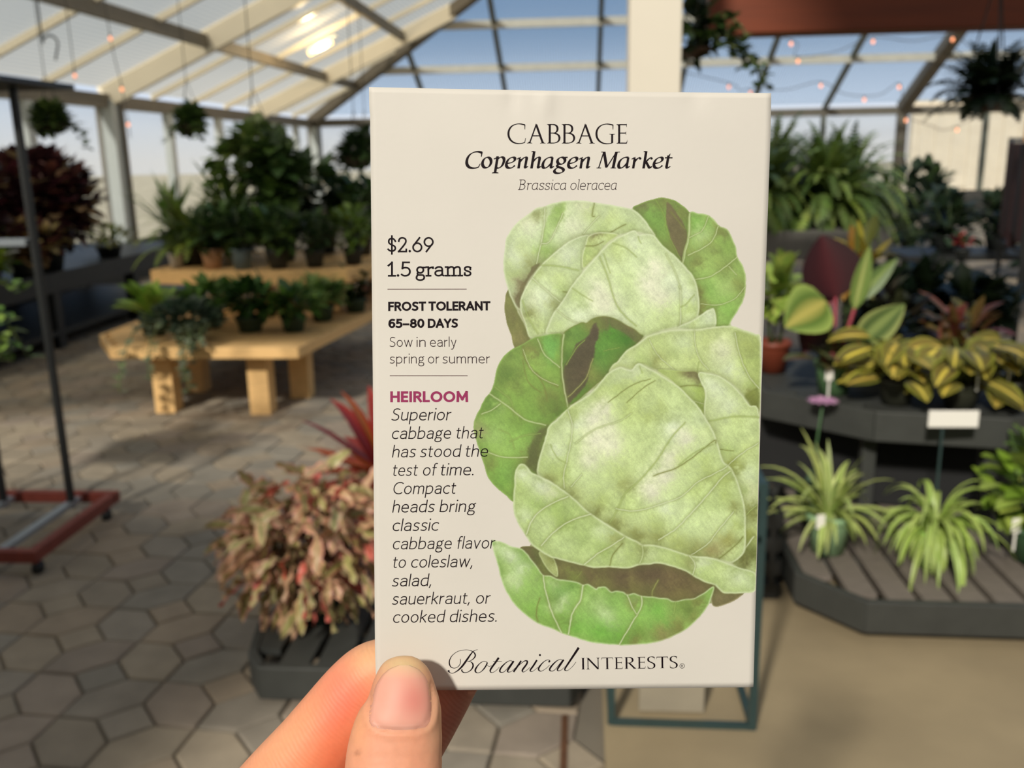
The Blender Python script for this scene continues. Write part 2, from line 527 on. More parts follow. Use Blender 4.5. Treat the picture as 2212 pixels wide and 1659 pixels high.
# light slanted slab for the Latin name
LATIN = dict(SANS)
LATIN.update({
 'B': (470, 'M 90 0 L 90 720 M 0 720 L 230 720 C 350 720 410 650 410 560 C 410 450 330 390 220 390 L 90 390 M 220 390 C 360 390 450 320 450 200 C 450 80 350 0 210 0 L 0 0'),
 'r': (310, 'M 90 490 L 90 0 M 20 490 L 90 490 M 90 340 C 130 430 200 490 300 485 L 310 440'),
 'a': (420, 'M 370 490 L 370 60 C 370 20 390 0 430 10 M 370 480 C 310 497 280 500 220 500 C 90 500 10 400 10 230 C 10 90 70 0 170 0 C 260 0 330 60 370 150'),
 'i': (120, 'M 10 490 L 70 490 L 70 40 C 72 10 90 0 130 5 D 70 680 DOT'),
 'l': (120, 'M 10 740 L 70 740 L 70 40 C 72 10 90 0 130 5'),
 'c': (375, 'M 360 400 L 365 470 C 330 490 290 500 240 500 C 100 500 10 400 10 250 C 10 100 100 0 240 0 C 300 0 340 15 370 50'),
 's': (335, 'M 310 400 L 315 470 C 270 492 230 500 180 500 C 90 500 40 450 40 380 C 40 310 90 285 170 255 C 260 225 320 195 320 120 C 320 50 260 0 160 0 C 110 0 60 10 20 40 L 20 110'),
})
# inscriptional capitals, thick and thin written out with W (cap height 720)
def foot(x, y, hw, up=1, th=20):
    b = 62 * up
    return f'P 8 {x-hw} {y} {x+hw} {y} {x+hw} {y+up*th*0.6} {x+42} {y+up*th*1.3} {x+30} {y+b} {x-30} {y+b} {x-42} {y+up*th*1.3} {x-hw} {y+up*th*0.6} '
ROMAN = {
 'C': (640, 'W 0 M 615 690 C 540 710 470 728 400 728 C 190 728 20 590 20 360 C 20 140 180 -8 390 -8 C 480 -8 550 10 610 32 P 4 630 700 596 700 604 520 622 520 P 4 595 20 620 20 650 200 630 195'),
 'A': (660, 'W 46 M 95 15 L 332 700 W 76 M 330 705 L 570 15 W 34 M 190 282 L 470 282 P 3 300 690 345 690 326 748 ' + foot(92, 0, 95) + foot(572, 0, 100)),
 'B': (480, 'W 74 M 110 20 L 110 700 W 0 M 110 708 L 200 708 C 330 708 390 640 390 545 C 390 440 320 390 230 385 L 110 385 M 230 385 C 380 380 460 300 460 200 C 460 80 360 12 220 12 L 110 12 ' + foot(100, 0, 85) + foot(95, 720, 85, -1)),
 'G': (680, 'W 0 M 620 690 C 540 710 470 728 400 728 C 190 728 20 590 20 360 C 20 140 180 -8 400 -8 C 480 -8 560 10 600 30 W 72 M 588 25 L 588 340 ' + foot(590, 360, 105, -1) + 'P 4 635 700 598 700 606 520 626 520'),
 'E': (420, 'W 74 M 110 20 L 110 700 W 36 M 110 706 L 370 706 M 110 390 L 350 390 M 110 16 L 380 16 ' + foot(100, 0, 85) + foot(95, 720, 85, -1) + 'P 3 350 720 385 735 378 600 P 3 330 400 360 460 360 300 P 3 355 5 390 5 415 150'),
 'I': (170, 'W 84 M 85 20 L 85 700 ' + foot(85, 0, 85) + foot(85, 720, 85, -1)),
 'N': (680, 'W 40 M 90 15 L 90 700 W 86 M 90 690 L 580 20 W 40 M 580 0 L 580 700 ' + foot(90, 0, 90) + foot(580, 720, 90, -1) + 'P 4 0 720 110 720 110 690 20 700'),
 'T': (560, 'W 84 M 280 20 L 280 700 W 40 M 20 700 L 540 700 ' + foot(280, 0, 95) + 'P 3 10 720 45 715 -5 560 P 3 550 720 515 715 565 560'),
 'R': (560, 'W 84 M 110 20 L 110 700 W 0 M 110 708 L 210 708 C 340 708 410 640 410 540 C 410 430 330 370 220 365 L 110 365 W 80 M 240 360 L 500 20 ' + foot(105, 0, 90) + foot(95, 720, 85, -1) + foot(510, 0, 80)),
 'S': (400, 'W 0 M 350 680 C 300 710 260 725 210 725 C 110 725 55 650 55 560 C 55 450 120 420 210 370 C 310 315 360 270 360 170 C 360 70 290 -6 190 -6 C 130 -6 80 10 40 40 P 3 335 700 375 710 360 540 P 3 30 40 65 20 25 190'),
}
# bold italic roman
ITAL = {
 'C': (590, 'W 0 M 570 670 C 520 700 460 718 390 718 C 180 718 30 560 30 330 C 30 130 150 5 330 5 C 410 5 470 20 530 60 P 4 600 690 540 690 560 500 590 500 P 4 500 40 540 30 590 200 560 200'),
 'o': (430, 'W 0 O 215 250 165 225'),
 'p': (480, 'W 100 M 155 520 L 155 -180 W 44 M 20 400 L 110 450 L 150 520 W 0 M 160 380 C 220 460 270 490 320 485 C 410 480 435 390 430 300 C 420 120 330 10 230 10 C 200 10 175 20 155 40 P 6 40 -215 290 -215 290 -185 205 -160 105 -160 40 -185'),
 'e': (400, 'W 0 M 90 215 C 230 235 350 290 350 390 C 350 450 310 480 255 478 C 130 470 45 340 45 200 C 45 80 110 12 200 12 C 280 12 330 50 385 130'),
 'n': (490, 'W 96 M 130 420 L 130 0 W 40 M 10 395 L 100 460 W 80 M 105 465 L 140 445 W 0 M 135 260 C 200 390 270 480 335 478 C 390 470 390 420 385 350 W 96 M 385 370 L 380 80 W 0 M 380 110 C 380 40 400 25 430 40 L 490 90'),
 'h': (490, 'W 100 M 130 740 L 130 0 W 40 M 30 720 L 130 735 W 0 M 135 260 C 200 390 270 480 335 478 C 390 470 390 420 385 350 W 96 M 385 370 L 380 80 W 0 M 380 110 C 380 40 400 25 430 40 L 490 90'),
 'a': (490, 'W 90 M 375 470 L 375 110 W 0 M 380 465 C 330 480 290 480 260 475 C 130 450 40 320 40 170 C 40 70 80 15 140 15 C 220 15 310 130 370 250 M 375 110 C 375 40 400 25 430 40 L 490 90'),
 'g': (470, 'W 0 O 230 330 145 150 W 60 M 330 470 L 460 480 W 0 M 150 200 C 90 150 100 90 150 70 L 300 10 C 400 -40 400 -120 330 -170 C 250 -225 90 -225 40 -150 C 0 -90 50 -20 140 40'),
 'M': (800, 'W 44 M 90 0 L 190 700 W 110 M 210 690 L 400 40 W 44 M 400 30 L 690 700 W 110 M 690 700 L 660 20 P 4 10 0 190 0 190 30 10 30 P 4 560 0 770 0 770 30 560 30 P 4 90 715 270 715 250 685 90 690 P 4 650 715 830 715 830 690 650 685'),
 'r': (390, 'W 96 M 130 430 L 130 0 W 40 M 10 395 L 100 460 W 80 M 105 465 L 140 445 W 0 M 135 260 C 190 380 260 470 340 470 D 345 425 48'),
 'k': (450, 'W 100 M 130 740 L 130 0 W 40 M 30 720 L 130 735 W 0 M 150 230 C 220 330 290 470 380 470 D 385 425 46 W 96 M 190 280 L 330 60 W 0 M 330 70 C 350 30 380 20 400 35 L 450 90'),
 't': (320, 'W 100 M 150 560 L 140 90 W 48 M 20 460 L 320 460 W 0 M 140 120 C 140 30 170 15 210 30 L 290 90 P 3 100 500 200 500 215 660'),
}

def text_line(mb, s, font, x0, y0, x1, y1, xh, w=60, slant=0.0, mode='mono', thin=26, pen=22, gap=95, space=260, off=0.00004, dot=None):
    """one line of lettering from (x0,y0) to (x1,y1) along its baseline; xh = px for 500 units"""
    k = xh / 500.0
    dot = dot or w * 0.68
    pos, x = [], 0.0
    for ch in s:
        if ch == ' ':
            x += space; continue
        wd = font[ch][0]
        if mode == 'mono' and wd < w:
            x += (w - wd) / 2; pos.append((ch, x)); x += wd + (w - wd) / 2 + gap
        else:
            pos.append((ch, x)); x += wd + gap
    total = (x - gap) * k
    dx, dy = x1 - x0, y1 - y0
    ln = sqrt(dx * dx + dy * dy)
    fx = ln / total
    ux, uy = dx / ln, dy / ln
    V, Fc = [], []
    for ch, ox in pos:
        wd, d = font[ch]
        cw = w
        for kind, pts in parse(d.replace('DOT', str(dot))):
            if kind == 'w':
                cw = pts; continue
            if kind == 'd':
                vs = pts; fs = [tuple(range(len(pts)))]
            else:
                if mode == 'mono':
                    top = max(500.0, 720.0 if ch.isupper() or ch.isdigit() else 500.0)
                    ins = w / 2
                    def mp(p):
                        yy = p[1]
                        if 0 <= yy <= top: yy = ins + yy * (top - 2 * ins) / top
                        elif yy > top: yy = yy - ins
                        else: yy = yy + ins * 0.6
                        xx = p[0]
                        if wd > 2 * w: xx = ins * 0.6 + xx * (wd - 1.2 * ins) / wd
                        return (xx, yy)
                    pts = [mp(p) for p in pts]
                    wf = lambda i, a: w
                    vs, fs = ribbon(pts, wf, kind == 'o', 0.5)
                else:
                    if cw == 0:
                        wf = lambda i, a: thin + (w - thin) * abs(sin(a - rad(pen))) ** 1.3
                    else:
                        wf = lambda i, a, c=cw: c
                    vs, fs = ribbon(pts, wf, kind == 'o', 0.0)
            o = len(V)
            for (gx, gy) in vs:
                X = (ox + gx) * k * fx + slant * gy * k
                Yv = gy * k
                V.append((x0 + ux * X + uy * Yv, y0 + uy * X - ux * Yv))
            Fc += [tuple(i + o for i in f) for f in fs]
    mb_pts = on_packet([v[0] for v in V], [v[1] for v in V], off)
    o = len(mb.v)
    mb.v.extend(map(tuple, mb_pts.tolist()))
    mb.c.extend([(1, 1, 1)] * len(V))
    mb.f.extend([[i + o for i in f] for f in Fc])

def lettering(name, lines, m):
    b = MB()
    for args, kw in lines:
        text_line(b, *args, **kw)
    return b.build(name, m, packet)

lettering('title_lettering', [(('CABBAGE', ROMAN, 1097, 309.5, 1356, 310.0, 28.9), dict(mode='pen', w=74, thin=26, pen=12, gap=52))], m_ink)
lettering('variety_lettering', [(('Copenhagen', ITAL, 1004, 363.5, 1274, 363.8, 25.0), dict(mode='pen', w=118, thin=34, pen=28, gap=18, slant=0.16)),
                                (('Market', ITAL, 1288, 363.5, 1449, 363.8, 25.0), dict(mode='pen', w=118, thin=34, pen=28, gap=18, slant=0.16))], m_ink)
lettering('latin_name_lettering', [(('Brassica', LATIN, 1119, 410.2, 1222, 410.2, 15.6), dict(w=44, slant=0.16, gap=70)),
                                   (('oleracea', LATIN, 1231, 410.2, 1331, 410.2, 15.6), dict(w=44, slant=0.16, gap=70))], m_ink_thin)
lettering('price_lettering', [(('$2.69', SLAB, 836.5, 545.0, 936.5, 545.0, 23.0), dict(w=78, gap=66, dot=58))], m_ink)
lettering('weight_lettering', [(('1.5', SLAB, 837, 597.5, 887, 597.5, 22.6), dict(w=80, gap=62, dot=58)),
                               (('grams', SLAB, 898.5, 597.5, 1018, 597.0, 22.6), dict(w=80, gap=34))], m_ink)
lettering('heading_lettering', [(('FROST', SANS, 839, 671.8, 919.5, 671.3, 13.9), dict(w=150, gap=75)), (('TOLERANT', SANS, 926.5, 671.2, 1058.5, 670.6, 13.9), dict(w=150, gap=68)),
                                (('65-80', SANS, 839.5, 708.5, 916, 708.2, 13.8), dict(w=150, gap=70)), (('DAYS', SANS, 924.5, 708.3, 988.5, 707.8, 13.8), dict(w=150, gap=52))], m_ink)
LT = dict(w=52, gap=105, dot=38)
lettering('sowing_lettering', [(('Sow', SANS, 841.5, 749.2, 891, 749.0, 14.8), LT), (('in', SANS, 900, 749, 919.5, 749, 14.8), LT), (('early', SANS, 929, 749, 985.5, 748.8, 14.8), LT),
                               (('spring', SANS, 842, 785.2, 916, 785.0, 14.8), LT), (('or', SANS, 924.5, 785, 948.5, 785, 14.8), LT), (('summer', SANS, 956, 785, 1058, 784.8, 14.8), LT)], m_ink_thin)
lettering('plum_lettering', [(('HEIRLOOM', SANS, 843.5, 869.0, 1011, 868.6, 16.4), dict(w=150, gap=95))], m_plum)
IT = dict(w=58, slant=0.17, gap=100, dot=42)
def itl(words, y, yr=0.0):
    return [((w_, SANS, a, y - (a - 845) * yr, b, y - (b - 845) * yr, 18.4), IT) for w_, a, b in words]
r_ = 0.012
lettering('description_lettering',
    itl([('Superior', 845, 972)], 908.6, 0.006) + itl([('cabbage', 845.5, 972.5), ('that', 984, 1042)], 948.6, 0.008) +
    itl([('has', 846.5, 896), ('stood', 907, 993), ('the', 1004, 1052.5)], 988.2, 0.008) +
    itl([('test', 847, 900), ('of', 912.5, 940.5), ('time.', 950, 1022)], 1028.2, 0.009) +
    itl([('Compact', 848, 982.5)], 1067.8, 0.009) + itl([('heads', 847, 936.5), ('bring', 949, 1025)], 1107.4, 0.010) +
    itl([('classic', 847, 945.5)], 1147.4, 0.010) + itl([('cabbage', 847.5, 974), ('flavor', 986, 1067)], 1187.0, 0.010) +
    itl([('to', 847.5, 875), ('coleslaw,', 887, 1019)], 1227.0, r_) + itl([('salad,', 846.5, 930)], 1267.0, r_) +
    itl([('sauerkraut,', 846.5, 1013), ('or', 1027, 1057)], 1306.4, r_) + itl([('cooked', 848, 958.5), ('dishes.', 970.5, 1072)], 1345.6, r_), m_ink)
lettering('brand_lettering', [(('INTERESTS', ROMAN, 1256, 1446.3, 1464, 1442.8, 17.3), dict(mode='pen', w=86, thin=30, pen=12, gap=62))], m_ink)
# divider rules
for (xa, ya, xb, yb) in ((837, 624.8, 1008, 624.6), (842, 811.6, 1010, 811.6)):
    b = MB()
    xs = np.linspace(xa, xb, 12)
    ys = np.linspace(ya, yb, 12)
    p = np.concatenate([on_packet(xs, ys - 0.8, 0.00004), on_packet(xs, ys + 0.8, 0.00004)])
    b.add([tuple(q) for q in p.tolist()], [(12 + i, 13 + i, i + 1, i) for i in range(11)])
    b.build('divider_rule', m_rule, packet)
# script word, drawn with a swelling pen: points (x, y, width) in print pixels
def script(mb, strokes, org, sc):
    for st in strokes:
        P = np.array(st, float)
        t = np.arange(len(P))
        tt = np.linspace(0, len(P) - 1, (len(P) - 1) * 7 + 1)
        out = []
        for c in range(3):      # Catmull-Rom through the points
            y = P[:, c]
            m = np.gradient(y)
            i = np.minimum(tt.astype(int), len(P) - 2)
            u = tt - i
            out.append((2 * u ** 3 - 3 * u ** 2 + 1) * y[i] + (u ** 3 - 2 * u ** 2 + u) * m[i] + (-2 * u ** 3 + 3 * u ** 2) * y[i + 1] + (u ** 3 - u ** 2) * m[i + 1])
        xs, ys, ws = out
        pts = list(zip(org[0] + xs / sc, org[1] + ys / sc))
        vs, fs = ribbon(pts, lambda i, a: max(ws[i], 5) / sc)
        p = on_packet([v[0] for v in vs], [v[1] for v in vs], 0.00004)
        mb.add([tuple(q) for q in p.tolist()], [tuple(reversed(f)) for f in fs])
b = MB()
script(b, [
 [(305, 230, 8), (310, 270, 9), (295, 320, 9), (260, 355, 8), (215, 368, 9), (165, 350, 14), (143, 300, 18), (150, 240, 14), (190, 175, 9), (270, 118, 7), (370, 97, 7), (450, 103, 8), (510, 135, 16), (530, 180, 20), (505, 225, 14), (455, 258, 8), (410, 270, 6)],
 [(410, 270, 6), (455, 272, 9), (490, 300, 20), (495, 345, 22), (465, 395, 15), (410, 430, 9), (355, 432, 14), (328, 405, 18), (335, 385, 10)],
 [(565, 93, 6), (520, 105, 8), (470, 150, 18), (400, 250, 27), (330, 345, 26), (260, 410, 16), (190, 445, 8), (145, 430, 12), (130, 410, 22)],
 [(700, 275, 8), (650, 268, 8), (590, 305, 12), (540, 370, 22), (530, 415, 22), (560, 438, 11), (610, 425, 9), (665, 370, 18), (705, 300, 18), (700, 275, 9)],
 [(705, 320, 6), (735, 343, 6), (775, 330, 6)],
 [(880, 212, 30), (830, 285, 27), (775, 360, 26), (752, 405, 22), (765, 432, 12), (800, 430, 7), (850, 395, 6), (890, 350, 5)],
 [(795, 268, 7), (925, 268, 7)],
 [(1085, 268, 10), (1050, 256, 8), (990, 285, 12), (920, 355, 22), (895, 410, 22), (920, 432, 12), (970, 415, 8), (1050, 320, 8), (1090, 265, 8)],
 [(1105, 262, 24), (1050, 345, 24), (1012, 405, 23), (1025, 428, 12), (1070, 415, 6), (1120, 370, 5)],
 [(1215, 258, 24), (1160, 340, 26), (1100, 425, 26)],
 [(1130, 385, 6), (1200, 310, 7), (1265, 262, 12), (1305, 265, 22), (1295, 310, 24), (1240, 385, 25), (1232, 415, 18), (1255, 425, 9), (1310, 390, 6), (1345, 355, 5)],
 [(1450, 248, 25), (1395, 335, 25), (1352, 395, 22), (1360, 418, 12), (1400, 408, 6), (1465, 355, 5)],
 [(1640, 275, 24), (1638, 252, 12), (1595, 248, 8), (1535, 290, 14), (1480, 360, 24), (1480, 400, 20), (1520, 412, 9), (1590, 370, 6), (1640, 320, 5)],
 [(1830, 248, 10), (1795, 238, 8), (1740, 265, 13), (1670, 335, 23), (1640, 390, 22), (1665, 412, 12), (1715, 395, 8), (1790, 305, 8), (1835, 245, 8)],
 [(1850, 242, 24), (1795, 325, 24), (1757, 385, 22), (1770, 408, 12), (1815, 395, 6), (1870, 345, 5)],
 [(2075, 62, 34), (2020, 145, 32), (1930, 280, 27), (1870, 375, 22), (1875, 402, 14), (1915, 400, 6), (1980, 345, 6), (2035, 275, 6)],
], (950, 1390), 6.9125)
for (x, y, r) in ((1495, 173, 16), (133, 412, 15), (1632, 272, 13)):
    p = on_packet([950 + (x + r * cos(t)) / 6.9125 for t in np.linspace(0, 2 * pi, 13)[:-1]], [1390 + (y - r * sin(t)) / 6.9125 for t in np.linspace(0, 2 * pi, 13)[:-1]], 0.00004)
    b.add([tuple(q) for q in p.tolist()], [tuple(range(12))])
b.build('script_lettering', m_ink, packet)
# registered mark
b = MB()
def circ(cx, cy, r, w):
    vs, fs = ribbon([(cx + r * cos(t), cy + r * sin(t)) for t in np.linspace(0, 2 * pi, 25)[:-1]], lambda i, a: w, True)
    p = on_packet([v[0] for v in vs], [v[1] for v in vs], 0.00004)
    b.add([tuple(q) for q in p.tolist()], [tuple(reversed(f)) for f in fs])
circ(1473.5, 1438.5, 5.0, 0.9)
text_line(b, 'R', SANS, 1471.6, 1441.3, 1475.6, 1441.2, 3.9, w=95)
b.build('registered_mark', m_ink, packet)
# ---- the printed watercolour of two cabbages (a painted pattern on the paper)
KS = 2.9618
DY = 1362.4
def up(*p):   # upper tracing frame
    return [(x, y) for x, y in zip(p[0::2], p[1::2])]
def lo(*p):   # lower tracing frame
    return [(x, y + DY) for x, y in zip(p[0::2], p[1::2])]
PALE, PALE2, MID, YEL = (207, 219, 163), (219, 226, 184), (176, 195, 112), (190, 204, 118)
GRN, DGRN, BRT, OLV, BRN, DBRN, CRM = (140, 172, 74), (88, 126, 42), (128, 178, 70), (128, 130, 62), (112, 98, 62), (88, 74, 52), (228, 225, 186)
LEAVES = [
 # ---------- upper cabbage
 dict(p=up(1090,155,1125,125,1180,104,1270,82,1340,96,1390,122,1450,182,1446,260,1440,330,1425,420,1405,497,1340,440,1280,390,1225,315,1180,240), c=(112,146,58),
      b=[(1160,130,70,BRN,.75),(1290,100,60,OLV,.7),(1180,220,90,BRT,.6),(1300,300,80,GRN,.5),(1400,180,60,OLV,.6),(1340,420,70,OLV,.5)],
      s=[(up(1310,110,1370,180,1420,260,1440,330,1425,420,1405,495,1350,400,1320,320,1300,220), BRN, .92, 10)],
      v=[(up(1450,182,1446,330,1405,500),5,PALE),(up(1230,90,1290,200,1310,300,1390,470),3,GRN),(up(1330,170,1420,280),3,OLV)], r=(GRN,5)),
 dict(p=up(1450,182,1500,182,1560,190,1605,220,1640,262,1690,285,1720,340,1745,400,1752,455,1785,510,1806,575,1808,650,1800,710,1775,770,1720,860,1690,905,1610,905,1600,790,1510,835,1508,740,1480,600,1405,500,1440,330), c=(150,182,88),
      b=[(1480,230,70,BRT,.7),(1530,330,60,PALE,.35),(1600,400,60,OLV,.4),(1690,380,60,GRN,.7),(1560,520,70,(166,194,96),.5),(1480,480,60,OLV,.6),(1680,520,70,OLV,.35),(1560,690,80,BRT,.5),(1680,650,70,(178,202,112),.6),(1520,780,60,OLV,.9),(1500,680,40,OLV,.8),(1770,640,50,OLV,.5),(1700,830,80,BRT,.5),(1640,860,60,(158,190,92),.5),(1640,290,40,OLV,.6)],
      v=[(up(1450,182,1446,330,1405,500),5,PALE),(up(1440,450,1540,400,1600,350,1632,265),4,PALE),(up(1450,335,1530,290,1570,200),3,PALE),(up(1480,605,1580,585,1680,520,1760,455),4,PALE),(up(1520,760,1640,765,1740,725,1806,650),3,PALE),(up(1700,520,1750,575),3,PALE)], r=(PALE,5)),
 dict(p=up(290,670,330,760,400,905,432,990,345,1052,312,960,282,870,270,770), c=(122,116,62), b=[(300,740,50,(140,140,70),.7),(330,900,60,OLV,.5),(360,1000,60,(150,140,80),.5)],
      v=[(up(285,640,330,760,400,900,435,990),6,PALE2)], r=(OLV,4)),
 dict(p=up(265,560,262,490,268,420,285,330,350,240,430,180,470,148,520,140,560,122,640,106,740,100,860,115,1000,138,1090,160,1150,210,1195,275,1228,325,1160,312,1100,298,990,318,870,312,800,322,700,352,600,425,500,520,430,600,385,700,365,790,330,760,290,665), c=PALE,
      b=[(420,250,60,CRM,.6),(300,420,50,PALE2,.8),(380,400,60,(186,198,130),.6),(330,560,70,(170,185,105),.6),(480,190,40,OLV,.55),(620,170,45,GRN,.65),(600,230,40,GRN,.4),(700,250,70,CRM,.5),(800,170,60,YEL,.5),(950,230,70,YEL,.55),(1060,260,60,MID,.5),(880,280,60,MID,.5),(760,120,50,CRM,.5),(540,430,70,GRN,.7),(450,520,60,OLV,.65),(400,640,60,BRN,.75),(360,720,45,BRN,.7),(340,470,40,PALE2,.4)],
      s=[(up(590,130,662,110,640,200,600,270,560,330,520,372,505,330,530,240), GRN, .5, 18), (up(490,500,440,520,400,600,350,700,330,750,360,790,385,700,430,600), BRN, .8, 10)],
      v=[(up(525,145,518,260,500,370,470,500),4,PALE2),(up(500,375,560,350,640,180),3,PALE2),(up(840,115,825,190,840,200),3,OLV),(up(770,310,830,240,870,200),3,PALE2),(up(930,310,1040,250),3,OLV)], r=(PALE2,7)),
 dict(p=up(800,322,700,352,600,425,500,518,425,620,375,720,372,800,405,900,432,975,520,960,560,860,620,780,680,690,740,600,770,530,765,450,790,370), c=(203,216,158),
      b=[(640,430,70,PALE2,.8),(560,480,60,(196,210,140),.6),(480,560,50,YEL,.5),(620,600,80,YEL,.5),(450,720,60,(218,222,170),.7),(420,820,50,OLV,.7),(520,720,70,PALE2,.5),(580,760,40,OLV,.5),(480,900,60,YEL,.6),(700,500,50,(196,210,145),.5),(640,670,40,MID,.6)],
      v=[(up(440,590,530,670,620,745,650,750),4,PALE2),(up(500,512,620,520,740,545),3,MID),(up(380,740,420,850,480,950),3,MID),(up(640,680,690,690),3,OLV)], r=(PALE2,5)),
 dict(p=up(806,330,870,306,990,316,930,365,845,460,772,530,766,455,790,372), c=(196,210,128), b=[(850,320,40,BRN,.8),(880,360,50,YEL,.7),(800,440,50,MID,.7),(900,380,40,PALE,.6)], v=[(up(775,390,850,385,900,360),3,OLV)], r=(PALE2,4)),
 dict(p=up(1100,293,1060,305,1000,332,950,365,890,418,840,475,790,532,700,642,640,742,580,822,552,890,538,952,640,965,900,990,1150,970,1280,930,1380,905,1480,862,1508,805,1506,700,1478,600,1440,545,1400,500,1340,440,1280,392,1222,325,1160,316,1125,320), c=(209,221,162),
      b=[(1000,420,80,(180,196,108),.55),(1100,360,60,PALE2,.6),(920,560,70,(205,216,150),.5),(860,680,70,CRM,.7),(900,760,80,CRM,.75),(1060,620,80,(196,212,138),.6),(1200,640,70,CRM,.85),(1260,720,70,CRM,.9),(1240,540,60,CRM,.8),(1080,780,80,(200,214,140),.5),(1330,620,60,PALE2,.6),(1430,700,50,PALE2,.5),(1450,800,60,(186,204,116),.6),(1300,860,90,(196,212,128),.6),(1180,920,80,(200,215,140),.5),(740,720,60,MID,.5),(660,830,70,PALE,.6),(620,900,60,(190,206,130),.6),(1000,880,80,PALE2,.5),(760,860,60,PALE2,.6),(1490,620,40,MID,.4)],
      v=[(up(875,460,930,600,980,760,1050,850,1110,900),3,MID),(up(900,440,940,560),2,MID),(up(1390,650,1395,780,1390,900),4,PALE2),(up(1300,440,1360,560,1390,660),3,PALE),(up(700,660,760,700,830,740),2,MID),(up(600,800,680,860,760,890),3,PALE2),(up(1120,330,1140,370),2,MID),(up(1480,700,1430,760,1395,780),2,MID),(up(960,370,1040,400,1110,460),2,MID)], r=(PALE2,8)),
 dict(p=up(1380,912,1440,882,1480,862,1540,820,1585,796,1606,800,1612,905,1500,925), c=(205,218,160), b=[(1580,830,40,PALE2,.7),(1480,895,40,YEL,.4)], r=(PALE2,6)),
 # ---------- lower cabbage, back leaves
 dict(p=up(640,962,580,955,540,962,470,976,425,995,380,1022,320,1050,270,1090,230,1150,212,1210,200,1270,180,1320,140,1370,112,1430,82,1490,70,1550,85,1620,105,1690,135,1780,155,1850,185,1900,230,1945,280,1985,322,2018,330,1922,345,1812,372,1785,430,1830,482,1862,486,1790,500,1720,535,1640,552,1540,610,1480,682,1412,650,1330,635,1180,640,1060), c=(124,160,62),
      b=[(560,1010,60,(110,170,70),.8),(560,1080,50,(120,180,80),.7),(430,1060,60,OLV,.8),(480,1150,60,(160,192,84),.6),(300,1140,60,(150,180,80),.6),(330,1250,90,OLV,.5),(280,1210,60,DGRN,.5),(420,1300,90,(132,164,66),.6),(560,1250,60,(140,170,72),.5),(560,1370,70,OLV,.7),(600,1430,60,DGRN,.6),(180,1380,60,DGRN,.6),(240,1420,60,(160,190,96),.5),(350,1480,70,(130,160,64),.5),(200,1600,90,(168,200,104),.7),(350,1650,90,(150,190,84),.7),(450,1560,70,(116,156,60),.6),(520,1600,50,DBRN,.55),(480,1720,60,(100,104,56),.8),(430,1780,50,(92,90,50),.7),(260,1700,60,(160,194,92),.6),(300,1850,70,(128,170,72),.7),(240,1900,60,(120,164,62),.7),(180,1780,50,OLV,.45),(90,1560,50,(180,165,120),.5),(400,1740,40,OLV,.5)],
      s=[(lo(548,175,522,260,494,340,482,480,440,460,405,420,420,330,470,240), (92,96,48), .8, 26), (up(300,1060,250,1130,225,1250,260,1300,300,1220,330,1130), (104,128,52), .45, 30), (up(560,1330,480,1400,520,1480,600,1450,660,1400), (110,128,54), .55, 26)],
      v=[(up(300,1640,400,1600,500,1590),3,(150,176,90)),(up(200,1290,300,1370,330,1470),3,(150,176,90)),(up(230,1560,300,1600,330,1690),2,(150,176,90)),(up(470,1200,520,1290,540,1380),3,OLV),(up(380,1120,420,1260,500,1330),2,OLV),(up(645,955,632,1100,640,1250,672,1415),6,PALE),(up(478,985,520,1080,620,1165),4,PALE),(up(385,1030,400,1120,480,1220,610,1290),4,OLV),(up(385,1050,440,1180,530,1250,610,1280),3,PALE),(up(170,1335,280,1410,400,1500,530,1535),5,PALE),(up(120,1465,180,1440,240,1400),4,PALE),(up(130,1700,240,1735,330,1742,410,1740),4,PALE)], r=((150,180,92),4)),
 dict(p=up(640,962,690,915,760,882,790,885,830,858,880,843,930,845,980,860,1040,895,1090,920,1130,955,1150,972,1090,1032,1010,1102,970,1150,935,1195,870,1260,820,1302,740,1370,680,1402,650,1330,632,1180,640,1060), c=(92,130,44),
      b=[(930,880,70,BRN,.9),(1060,920,60,BRN,.85),(830,900,60,OLV,.9),(960,960,70,(84,140,40),.9),(1040,990,50,(70,122,34),.9),(900,1060,70,(96,150,52),.8),(880,1160,80,(100,140,56),.7),(720,940,60,(110,150,60),.7),(700,1020,50,(112,146,58),.8),(800,1200,60,OLV,.7),(950,1080,60,(100,140,50),.6),(850,1250,60,OLV,.6)],
      s=[(up(850,880,800,950,740,1010,690,1080,645,1160,635,1260,660,1380,690,1395,760,1310,800,1240,830,1130,850,1020,870,940), DBRN, .92, 14), (up(960,860,1060,900,1150,970,1110,1010,1040,950,950,910), BRN, .6, 12)],
      v=[(up(645,955,632,1100,640,1250,672,1415),6,PALE),(up(830,1110,790,1230,700,1330,672,1355),4,(168,170,100)),(up(660,1150,720,1050,780,990),3,GRN),(up(1000,1040,900,1060),2,GRN)], r=(OLV,3)),
 dict(p=up(1612,908,1500,925,1400,926,1330,930,1200,960,1160,985,1110,1022,1060,1050,1020,1090,990,1130,960,1150,935,1192,960,1180,1010,1165,1080,1182,1140,1150,1240,1187,1320,1186,1400,1192,1500,1197,1620,1215,1740,1290,1820,1390,1895,1482,1905,1010,1870,955,1800,930,1720,903), c=(202,214,140),
